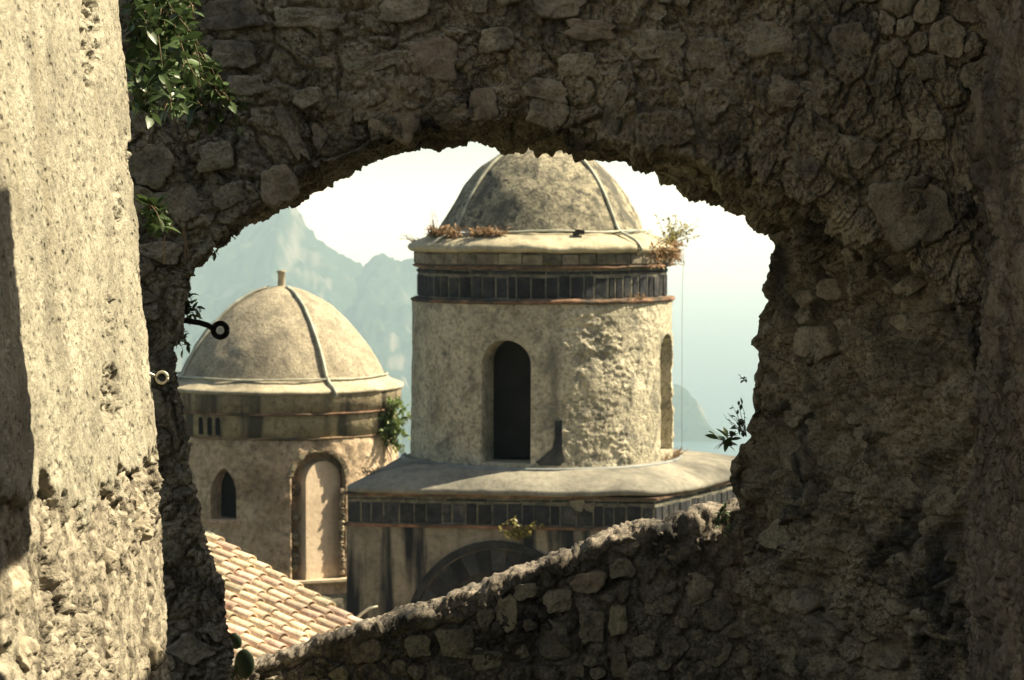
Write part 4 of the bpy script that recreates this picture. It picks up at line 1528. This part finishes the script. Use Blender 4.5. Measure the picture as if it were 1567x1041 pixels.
for k in range(13):
    q0, q1 = math.pi * (0.04 + 0.92 * k / 13), math.pi * (0.04 + 0.92 * (k + 0.88) / 13)
    pr = [(rr0 * math.cos(q), rr0 * math.sin(q)) for q in np.linspace(q0, q1, 3)] + [(rr1 * math.cos(q), rr1 * math.sin(q)) for q in np.linspace(q1, q0, 3)]
    obj('arch_brick', prism('arch_brick', pr, oN, tp0, up, rp0, -0.15, 0.085 + rng.uniform(-0.02, 0.02)), M_RUBFAR, niche)
b_ = MB()
b_.box(pc + up * zf2(894) + tp0 * -0.60 + rp0 * -0.15, tp0 * 1.7, rp0 * 0.36, up * 0.05)
obj('sill', b_.mesh('sill'), M_PANEL, t2)
rad_w, tan_w, _ = frame(az_w)
b_ = MB()
b_.box(np.array([C2[0], C2[1], zf2(803)]) + tan_w * -0.34 + rad_w * (RW - 0.2), tan_w * 0.70, rad_w * 0.25, up * 0.065)
obj('window_sill', b_.mesh('window_sill'), M_WALL2, wall2)
lathe('foot_course', C2, resample([(RW + 0.06, -9.2), (RW + 0.06, zf2(922)), (RW + 0.18, zf2(921)), (RW + 0.18, zf2(916)), (RW, zf2(914))], 30), M_JOINT, t2, 100, 0.05, 3, 23)
for px_ in (312, 325, 337):
    rad_s, tan_s, _ = frame(az2(px_))
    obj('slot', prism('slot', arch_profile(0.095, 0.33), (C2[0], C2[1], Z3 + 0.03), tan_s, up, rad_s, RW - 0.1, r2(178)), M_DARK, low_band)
lathe('finial', C2, [(0.075, z2(440)), (0.068, z2(418)), (0.088, z2(417)), (0.093, z2(414.5)), (0.002, z2(413.5))], M_LEDGE, dome2, 24)
led = [(r2(158), ZL + 0.31), (r2(168), ZL + 0.22), (r2(178), ZL + 0.16), (r2(188), ZL + 0.10), (r2(190), ZL + 0.02), (r2(186), ZL - 0.05)]
for az_, n_ in ((24.5, 0.034), (-70, 0.030)):
    b_ = MB()
    b_.tube(meridian(prof2[1:-3], R(az_) + VA, C2, 0.03, led), n_, 6)
    obj('conductor_strip', b_.mesh('conductor_strip', True), M_CABLE, dome2)
b_ = MB()
b_.tube([ring_pt(C2, a, r2(161.5), z2(576) + 0.05 + 0.01 * math.sin(6 * a)) for a in np.linspace(-1.7, 1.85, 60)], 0.020, 6)
obj('conductor_strip', b_.mesh('conductor_strip', True), M_CABLE, dome2)

# ------------------------------------------------------------------ clay tile roof
al, pt = R(48), R(17)
ax_d = np.array([math.sin(al) * math.cos(pt), -math.cos(al) * math.cos(pt), -math.sin(pt)])   # down the slope
hz = np.array([-math.cos(al), -math.sin(al), 0])                                               # along the contour, away from the verge
nr = np.cross(hz, ax_d); nr = nr if nr[2] > 0 else -nr
P0 = P(300, 822, 38.0)
roof = thing('tiled_roof', tuple(P0 + np.array([0, 0, -4.6])), 'sunlit roof of overlapping barrel clay tiles below the ochre tower', 'roof')
TL, TS = 0.47, 0.245
EXPO = 0.345


def barrel(name, L_, r0, r1, thick=0.014, n=9):
    v, f = [], []
    for (x, r) in ((0, r0), (L_, r1)):
        for rr_ in (r, r - thick):
            for k in range(n):
                q = math.pi * k / (n - 1)
                v.append((x, rr_ * math.cos(q), rr_ * math.sin(q) * 0.95))
    for k in range(n - 1):
        f.append((k, k + 1, 2 * n + k + 1, 2 * n + k))
        f.append((n + k + 1, n + k, 3 * n + k, 3 * n + k + 1))
        f.append((2 * n + k, 2 * n + k + 1, 3 * n + k + 1, 3 * n + k))
        f.append((k + 1, k, n + k, n + k + 1))
    return mesh_py(name, v, f, False)


tile_meshes = [barrel('roof_tile', TL, 0.077, 0.10), barrel('roof_tile', TL * 1.02, 0.08, 0.097), barrel('roof_tile', TL * 0.98, 0.075, 0.102)]
pan_meshes = [barrel('pan_tile', TL, 0.10, 0.085)]
for mm in tile_meshes + pan_meshes:
    mm.materials.append(M_TILE)
NC, NR = 16, 15
lift = math.atan(0.04 / TL)
for c_ in range(NC):
    st = rng.uniform(-0.12, 0.12)
    for r_ in range(NR):
        o = P0 + hz * (TS * c_ + rng.uniform(-0.008, 0.008)) + ax_d * (EXPO * r_ + st + rng.uniform(-0.02, 0.02)) + nr * (0.045 + rng.uniform(0, 0.014))
        j = rng.uniform(-0.06, 0.06)
        xa = ax_d * math.cos(lift) + nr * math.sin(lift) + hz * j
        xa /= np.linalg.norm(xa)
        ya = hz - xa * (hz @ xa); ya /= np.linalg.norm(ya)
        za = np.cross(xa, ya)
        if za @ nr < 0:
            ya = -ya; za = -za
        mw = Matrix(((xa[0], ya[0], za[0], o[0]), (xa[1], ya[1], za[1], o[1]), (xa[2], ya[2], za[2], o[2]), (0, 0, 0, 1)))
        obj('roof_tile', tile_meshes[int(rng.integers(3))], None, roof, mw)
# pan tiles between the covers as one bedded sheet with channels
b_ = MB()
Wd, Ln_ = TS * NC + 0.2, EXPO * NR + 0.3
for c_ in range(NC + 1):
    prow = []
    for k in range(6):
        q = math.pi * (k / 5)
        prow.append((TS * (c_ - 0.5) - 0.11 * math.cos(q) - 0.0, -0.075 * math.sin(q) + 0.035))
    v = []
    for x in (-0.1, Ln_):
        for (u, h_) in prow:
            v.append(P0 + hz * u + ax_d * x + nr * h_)
    b_.add(v, [(k, k + 1, 6 + k + 1, 6 + k) for k in range(5)])
obj('pan_channels', b_.mesh('pan_channels', True), M_TILE, roof)
# roof deck and walls of the small house under it
b_ = MB()
b_.box(P0 + hz * -0.18 + ax_d * -0.15 + nr * -0.14, hz * (Wd + 0.1), ax_d * (Ln_ + 0.1), nr * 0.10)
obj('roof_deck', b_.mesh('roof_deck'), M_BLOCK, roof)
b_ = MB()
q0 = P0 + hz * -0.05 + ax_d * 0.1
hd_ = np.array([math.sin(al), -math.cos(al), 0])
v = []
for (u, x) in ((-0.05, 0.1), (Wd - 0.2, 0.1), (Wd - 0.2, Ln_ - 0.3), (-0.05, Ln_ - 0.3)):
    top = P0 + hz * u + ax_d * x + nr * -0.10
    v.append(top)
    v.append(np.array([top[0], top[1], -9.2]))
b_.add(v, [(0, 1, 3, 2), (2, 3, 5, 4), (4, 5, 7, 6), (6, 7, 1, 0), (0, 2, 4, 6)])
obj('house_wall', b_.mesh('house_wall'), M_WALL2, roof)
# cable along the verge and the bent rod at its end
b_ = MB()
vz = lambda x, h_, u=-0.02: P0 + hz * u + ax_d * x + nr * h_
b_.tube([vz(0.1, 0.14), vz(0.3, 0.17), vz(0.5, 0.14), vz(1.0, 0.125), vz(1.6, 0.12), vz(2.2, 0.118), vz(3.1, 0.115)], 0.015, 6)
obj('verge_cable', b_.mesh('verge_cable', True), M_CABLE, roof)
b_ = MB()
q = vz(3.4, 0.11)
b_.tube([q, q + np.array([0.08, 0, 0.09]), q + np.array([0.19, 0, 0.17]), q + np.array([0.31, 0, 0.20])], [0.022, 0.02, 0.018, 0.015], 6)
obj('bent_rod', b_.mesh('bent_rod', True), M_CABLE, roof)

# ------------------------------------------------------------------ ironwork
b_ = MB()
Ye = 9.5
b_.tube([P(250, 487, Ye), P(285, 491, Ye), P(305, 494, Ye), P(318, 498, Ye), P(326, 503, Ye)], 0.0105, 8)
b_.tube([P(337 + 10.5 * math.cos(q), 505.5 - 10.5 * math.sin(q), Ye) for q in np.linspace(0, 2 * math.pi, 25)], 0.0105, 8)
tag(obj('eye_bolt', b_.mesh('eye_bolt', True), M_IRON), 'dark iron eye bolt sticking out of the shaded arch jamb', 'eye bolt')
b_ = MB()
Yh = 6.97
b_.tube([P(222, 570, Yh - 0.05), P(232, 573, Yh), P(239, 577, Yh)], 0.0042, 7)
b_.tube([P(248 + 8.6 * math.cos(q), 578 - 8.6 * math.sin(q), Yh) for q in np.linspace(0, 2 * math.pi, 25)], 0.0042, 7)
tag(obj('ring_hook', b_.mesh('ring_hook', True), M_HOOK), 'small pale ring hook on the edge of the sunlit plaster', 'hook')

# made-up board added out of view to cast the shadow on the plaster
brd = thing('shadow_board', (-0.36, 4.6, 2.0), 'added timber boards and beams out of view that shadow the plaster wall', 'board')
bx_, bz0, bz1 = 0.45, 0.93, 1.62
xw0 = pier_x(1.6)
rise = math.tan(SUN_EL) / math.sin(SUN_AZ)
sb0, sb1 = P(30, 838, 5.05)[2], P(10, 272, 5.05)[2]
bz0 = sb0 + (bx_ - pier_x(sb0)) * rise
bz1 = sb1 + (bx_ - pier_x(sb1)) * rise
yo = (bx_ - xw0) / math.tan(SUN_AZ)
pr = []
yE0, yE1 = 5.16 + yo, 5.19 + yo
nb = 5
for k in range(nb):
    ya, yb = 3.9 + (yE1 - 3.9) * k / nb, 3.9 + (yE1 - 3.9) * (k + 1) / nb - 0.004
    b_ = MB()
    b_.box((bx_ - 0.012, ya, bz0 + 0.05 * ((k * 7) % 3 - 1) * 0.6), (0.024, 0, 0), (0, yb - ya, 0), (0, 0, bz1 - bz0 - 0.03))
    obj('plank', b_.mesh('plank'), M_WOOD, brd)
for y_ in (4.15, 4.85):
    b_ = MB()
    b_.box((pier_x(bz1 + 0.2) - 0.1, y_ - 0.05, bz1 + 0.04), (XR + 0.15 - pier_x(bz1 + 0.2), 0, 0), (0, 0.1, 0), (0, 0, 0.12))
    obj('beam', b_.mesh('beam'), M_WOOD, brd)
    b_ = MB()
    b_.tube([(bx_, y_, bz1 + 0.06), (bx_, y_, bz1 - 0.08)], 0.012, 6)
    obj('hanger', b_.mesh('hanger'), M_IRON, brd)


# ------------------------------------------------------------------ plants
def leaf_mesh(name, Ln, Wd, fold=0.25, droop=0.2, serr=False):
    t = [0, 0.22, 0.5, 0.78, 1.0]
    wv = [0.08, 0.75, 1.0, 0.62, 0.0]
    v, f = [], []
    for a, ww in zip(t, wv):
        z = -droop * Ln * a * a
        v += [(a * Ln, -ww * Wd / 2, z + fold * ww * Wd / 2), (a * Ln, 0, z), (a * Ln, ww * Wd / 2, z + fold * ww * Wd / 2)]
    for i in range(4):
        for k in (0, 1):
            q = [3 * i + k, 3 * i + k + 1, 3 * i + 4 + k, 3 * i + 3 + k]
            f.append(q)
    return mesh_py(name, v, f, True)


def rot_to(d, roll):
    d = Vector(d).normalized()
    q = d.to_track_quat('X', 'Z').to_matrix().to_4x4()
    return q @ Matrix.Rotation(roll, 4, 'X')


def add_leaf(b_, lm, mw, s_):
    vs_ = [mw @ (v.co * s_) for v in lm.vertices]
    b_.add(vs_, [tuple(p_.vertices) for p_ in lm.polygons])


def plant(name, label, cat, base_, stems, lm, mat, sep=0, stem_r=0.004, per=8, spread=0.9, size=(0.7, 1.2), group=None, leafname='leaf',
          t0=0.25, up_bias=0.15, stem_mat=None, seed=1):
    """stems: list of polylines (world). sep: how many leaves become parts of their own"""
    rg = random.Random(seed)
    t = thing(name, tuple(base_), label, cat, group)
    sb_ = MB()
    for st_ in stems:
        k = len(st_)
        sb_.tube(st_, [stem_r * (1 - 0.65 * i / max(k - 1, 1)) for i in range(k)], 5)
    obj('stem', sb_.mesh('stem', True), stem_mat or M_STEM, t)
    fb_ = MB()
    n_sep = 0
    leaves = []
    for st_ in stems:
        k = len(st_) - 1
        for j in range(per):
            a = t0 + (1 - t0) * (j + rg.random() * 0.8) / per
            a = min(a, 0.999)
            i = int(a * k)
            p_ = Vector(st_[i]).lerp(Vector(st_[i + 1]), a * k - i)
            tang = (Vector(st_[i + 1]) - Vector(st_[i])).normalized()
            rv = Vector((rg.gauss(0, 1), rg.gauss(0, 1), rg.gauss(0, 1) + up_bias))
            d = (tang * (1 - spread) + rv.normalized() * spread)
            leaves.append((p_, d, rg.uniform(-0.9, 0.9), rg.uniform(*size)))
    rg.shuffle(leaves)
    for (p_, d, roll, s_) in leaves:
        mw = Matrix.Translation(p_) @ rot_to(d, roll)
        if n_sep < sep:
            obj(leafname, lm, None, t, mw @ Matrix.Scale(s_, 4))
            n_sep += 1
        else:
            add_leaf(fb_, lm, mw, s_)
    if fb_.f:
        o_ = obj('foliage', fb_.mesh('foliage', True), mat, t)
        if sep:
            o_['kind'] = 'stuff'
    return t


def curve(p0, p1, sag=0.1, n=6, wob=0.02, rg=random):
    p0, p1 = np.array(p0, float), np.array(p1, float)
    L_ = np.linalg.norm(p1 - p0)
    out = []
    for i in range(n + 1):
        a = i / n
        q = p0 + (p1 - p0) * a
        q = q + np.array([rg.gauss(0, wob) * L_ * a * (1.3 - a), rg.gauss(0, wob) * L_ * a * (1.3 - a), sag * L_ * math.sin(math.pi * a)])
        out.append(q)
    return out


LM1 = leaf_mesh('leaf', 0.050, 0.026); LM1.materials.append(M_LEAF)
LM2 = leaf_mesh('leaf', 0.095, 0.045); LM2.materials.append(M_LEAF2)
LM3 = leaf_mesh('leaf', 0.10, 0.05); LM3.materials.append(M_LEAF3)
LMD = leaf_mesh('leaf', 0.07, 0.018); LMD.materials.append(M_DRY)
LMS = leaf_mesh('leaf', 0.040, 0.018); LMS.materials.append(M_LEAF)
rp_ = random.Random(4)

# the climber in the corner above the pier
stems = []
for k in range(46):
    x1, y1 = rp_.uniform(208, 312), rp_.uniform(5, 180)
    if x1 > 285 and y1 > 150:
        y1 -= 40
    Y0 = rp_.uniform(7.15, 8.5)
    stems.append(curve(P(rp_.uniform(205, 240), rp_.uniform(-110, 20), 7.6), P(x1, y1, Y0), 0.08, 6, 0.04, rp_))
for k in range(40):
    x1, y1 = rp_.uniform(206, 300), rp_.uniform(20, 190)
    Y0 = rp_.uniform(7.1, 8.0)
    stems.append(curve(P(x1 + rp_.uniform(-25, 25), y1 - rp_.uniform(20, 60), Y0 + 0.15), P(x1, y1, Y0), 0.1, 4, 0.05, rp_))
for k in range(16):
    stems.append(curve(P(rp_.uniform(240, 300), rp_.uniform(20, 120), 8.4), P(rp_.uniform(280, 385), rp_.uniform(120, 205), 8.8), 0.05, 5, 0.04, rp_))
plant('climbing_plant', 'leafy green climber in the corner of plaster wall and arch', 'plant', P(225, -60, 7.6), stems, LM1, M_LEAF, sep=290, per=17, stem_r=0.004, spread=0.85, seed=2, t0=0.1)
# sprout lower on the pier edge
stems = [curve(P(228, 312, 7.05), P(x, y, 7.0 + rp_.uniform(-0.05, 0.15)), 0.1, 4, 0.03, rp_) for x, y in ((232, 318), (244, 326), (238, 345), (250, 352), (262, 355), (268, 352), (240, 362), (225, 330))]
plant('sprouting_plant', 'small light green sprout on the edge of the plaster wall', 'plant', P(228, 316, 7.05), stems, LM1, M_LEAF2, sep=60, per=6, stem_r=0.0025, seed=3, t0=0.3)
# dry grass hanging by the sprout
gb = MB()
for (x0, y0, x1, y1) in ((252, 362, 251, 405), (282, 348, 284, 395), (280, 352, 290, 396)):
    gb.tube(curve(P(x0, y0, 8.85), P(x1, y1, 8.85), 0, 5, 0.01, rp_), 0.0025, 4)
gt = thing('dry_grass', P(275, 350, 8.85), 'few dry grass stalks hanging below the sprout in shade', 'grass')
obj('stalk', gb.mesh('stalk'), M_DRY, gt)
# tufts on the jamb and soffit, seen dark against the sky
def tuft(label, root, tips, Yd, per, seed, name='wall_plant', lm=LMS, mat=M_LEAF, size=(0.7, 1.1), r=0.0025):
    st = [curve(P(*root, Yd), P(x, y, Yd + rp_.uniform(-0.05, 0.05)), 0.06, 5, 0.04, rp_) for x, y in tips]
    plant(name, label, 'plant', P(*root, Yd), st, lm, mat, sep=40, per=per, stem_r=r, seed=seed, size=size)


tuft('dark leafy tuft on the arch jamb just above the iron eye bolt', (274, 474), [(292, 450), (300, 458), (302, 470), (308, 478), (296, 484), (290, 446), (287, 462), (293, 472), (284, 455), (305, 486)], 9.6, 7, 11)
tuft('small dark tuft on the arch jamb just below the iron eye bolt', (268, 515), [(278, 510), (284, 518), (288, 528), (280, 536), (283, 525)], 9.6, 6, 12)
tuft('single small sprig hanging from the underside of the arch', (322, 383), [(328, 393), (335, 390), (325, 397)], 9.85, 3, 13)
tuft('tiny sprig on the left haunch of the arch against the mountain', (350, 358), [(354, 366), (358, 363)], 9.85, 2, 14)
tuft('bare twigs with dark seed heads on the broken right jamb', (1142, 668), [(1114, 632), (1120, 620), (1126, 640), (1116, 648), (1128, 615), (1110, 640), (1135, 612), (1124, 655)], 9.85, 4, 15, size=(0.5, 0.8), r=0.0018)
tuft('long narrow green leaves at the foot of the bare twigs', (1120, 682), [(1094, 668), (1098, 672), (1104, 678), (1112, 668), (1108, 684), (1118, 664), (1106, 660)], 9.85, 3, 16, size=(1.0, 1.5))
tuft('lone tiny sprig on the boulder of the right jamb', (1142, 585), [(1133, 576), (1136, 580)], 9.85, 3, 17, size=(0.5, 0.7))
# creeping plant on the parapet beside the jamb
stems = [curve(P(1105, 775, 9.9), P(rp_.uniform(1085, 1118), rp_.uniform(778, 835), 9.88), 0, 4, 0.04, rp_) for _ in range(9)]
plant('creeping_plant', 'dark creeper on the parapet where it meets the right jamb', 'plant', P(1100, 780, 9.9), stems, LMS, M_LEAF, sep=50, per=6, stem_r=0.002, seed=18, size=(0.45, 0.75))
# fleshy round pads at the foot of the left jamb
pads = thing('fleshy_plant', P(360, 1030, 9.7), 'dark plant with big round pads at the foot of the left jamb', 'plant')
m_pad = plain_mat('dark pad', (0.02, 0.035, 0.018), 0.45, 0, 0.3, 30)
for (x, y, rx, ry, tl) in ((374, 1016, 15.5, 23, 0.0), (360, 981, 10, 13, 0.3)):
    c_ = P(x, y, 9.72)
    k_ = 9.72 / F
    bmn = bmesh.new()
    bmesh.ops.create_uvsphere(bmn, u_segments=24, v_segments=12, radius=1)
    for v in bmn.verts:
        u_, w_ = v.co.x * rx * k_, v.co.z * ry * k_
        v.co = Vector((c_[0] + u_ * math.cos(tl) - w_ * math.sin(tl), c_[1] + v.co.y * 0.012, c_[2] + w_ * math.cos(tl) + u_ * math.sin(tl)))
    mm = bpy.data.meshes.new('pad')
    bmn.to_mesh(mm)
    bmn.free()
    mm.polygons.foreach_set('use_smooth', [True] * len(mm.polygons))
    obj('pad', mm, m_pad, pads)
b_ = MB()
b_.tube([P(345, 1075, 9.72), P(352, 1040, 9.72), P(362, 1020, 9.72)], 0.012, 6)
obj('stem', b_.mesh('stem'), m_pad, pads)

# bush on the rear tower
def on_tower(c, px_, py_, rr, lift=0.0):
    """point of a tower's surface seen at a pixel"""
    for Yd in np.linspace(c[1] - rr - 0.3, c[1], 60):
        p_ = P(px_, py_, Yd)
        if math.hypot(p_[0] - c[0], p_[1] - c[1]) <= rr + lift:
            return p_
    return P(px_, py_, c[1])


stems = []
rt_ = on_tower(C2, 590, 668, RW)
for k in range(60):
    x, y = rp_.gauss(598, 18), rp_.gauss(646, 21)
    if rp_.random() < 0.12:
        x, y = rp_.choice([(596, 606), (614, 612), (622, 622), (620, 640), (600, 615)])
    stems.append(curve(rt_ + np.array([rp_.uniform(-0.06, 0.06), 0.05, rp_.uniform(-0.08, 0.1)]), P(x, y, rt_[1] - rp_.uniform(0.05, 0.5)), 0.1, 5, 0.05, rp_))
plant('wall_bush', 'bright green bush sprouting from the ochre tower beside the lantern drum', 'bush', rt_, stems, LM2, M_LEAF2, sep=0, per=26, stem_r=0.01, seed=21, size=(0.7, 1.25), t0=0.35)
stems = [curve(on_tower(C2, 588, 672, RW), P(rp_.uniform(566, 606), rp_.uniform(690, 722), rt_[1] - 0.15), 0.05, 6, 0.06, rp_) for _ in range(12)]
plant('hanging_roots', 'dark tangled roots hanging under the green bush', 'roots', on_tower(C2, 588, 674, RW), stems, LMD, M_DRY, sep=0, per=5, stem_r=0.014, seed=22, size=(0.5, 0.9))

# golden green plant on the base band
u = (P(795, 815, 40.9)[0] - A[0]) / e1[0]
rt_ = np.array([*(A + e1 * u + nA * 0.05), 1.6 - (828 - HOR) * 40.9 / F])
stems = [curve(rt_, P(x, y, rt_[1] - 0.12 - rp_.uniform(0, 0.2)), 0.12, 5, 0.05, rp_) for x, y in
         ((772, 800), (780, 795), (786, 792), (790, 800), (798, 806), (806, 812), (815, 802), (820, 800), (828, 805), (764, 812), (776, 812), (812, 818), (800, 815), (785, 815), (832, 802), (770, 822))]
plant('wall_plant', 'golden green leafy plant growing from the dark band of the square base', 'plant', rt_, stems, LM3, M_LEAF3, sep=0, per=9, stem_r=0.008, seed=23, size=(0.6, 1.1))
b_ = MB()


def weeds(label, c, rr, zz, az0, az1, n, hmax, mat, seed, lm=LMD, per=7, size=(0.6, 1.3), out=0.1, droop=0.0, name='dry_weeds'):
    st = []
    rg = random.Random(seed)
    for k in range(n):
        a = rg.uniform(az0, az1)
        r0 = rr + rg.uniform(-0.1, 0.04)
        p0 = ring_pt(c, a, r0, zz)
        p1 = ring_pt(c, a + rg.gauss(0, 0.05), r0 + rg.uniform(-0.3, 1) * out, zz + hmax * rg.uniform(0.2, 1) - droop * rg.random())
        st.append(curve(p0, p1, 0.05, 4, 0.06, rg))
    plant(name, label, 'weeds', ring_pt(c, (az0 + az1) / 2, rr, zz), st, lm, mat, sep=0, per=per, stem_r=0.006, seed=seed, size=size)


weeds('dry brown weeds at the left end of the lantern ledge', TC, 1.98, 1.24, R(-68), R(-44), 50, 0.2, M_DRY, 31, size=(0.9, 1.6))
weeds('tall thin dry stalks standing on the left of the lantern ledge', TC, 2.0, 1.23, R(-68), R(-58), 9, 0.5, M_DRY, 32, per=4, size=(0.4, 0.8))
weeds('dry brown tuft in the middle of the lantern ledge', TC, 1.92, 1.25, R(-38), R(-20), 54, 0.17, M_DRY, 33, size=(0.9, 1.6))
weeds('yellow sprig reaching out beyond the left rim of the lantern ledge', TC, 2.16, 1.16, R(-92), R(-82), 8, 0.14, M_LEAF3, 34, per=5, size=(0.4, 0.8), out=0.35)
weeds('green and yellow weeds sprouting from the right rim of the lantern ledge', TC, 2.18, 1.13, R(62), R(104), 30, 0.5, M_LEAF3, 35, LM2, per=7, size=(0.55, 1.0), out=0.55)
weeds('brown withered weeds hanging over the right rim of the lantern ledge', TC, 2.24, 1.07, R(52), R(88), 46, 0.10, M_DRY, 36, per=12, size=(0.9, 1.7), out=0.12, droop=0.40)
weeds('small yellow weed rooted in the upper band of the lantern', TC, 2.16, 0.80, R(0), R(5), 7, 0.16, M_LEAF3, 37, per=6, size=(0.5, 0.9), out=0.12)
weeds('dry golden grass at the right foot of the lantern drum', TC, 2.25, -2.43, R(62), R(88), 34, 0.16, M_DRY, 38, per=5, size=(0.5, 1.0), out=0.2)
weeds('few dry stalks on the red course at the right of the drum', TC, 2.23, 0.25, R(36), R(46), 12, 0.1, M_DRY, 39, per=5, size=(0.5, 0.9), out=0.06)
weeds('brown weeds growing along the left edge of the terrace roof', np.array([A[0] + 0.6, A[1] + 1.2]), 0.5, -2.62, R(-60), R(40), 22, 0.16, M_DRY, 40, per=5)
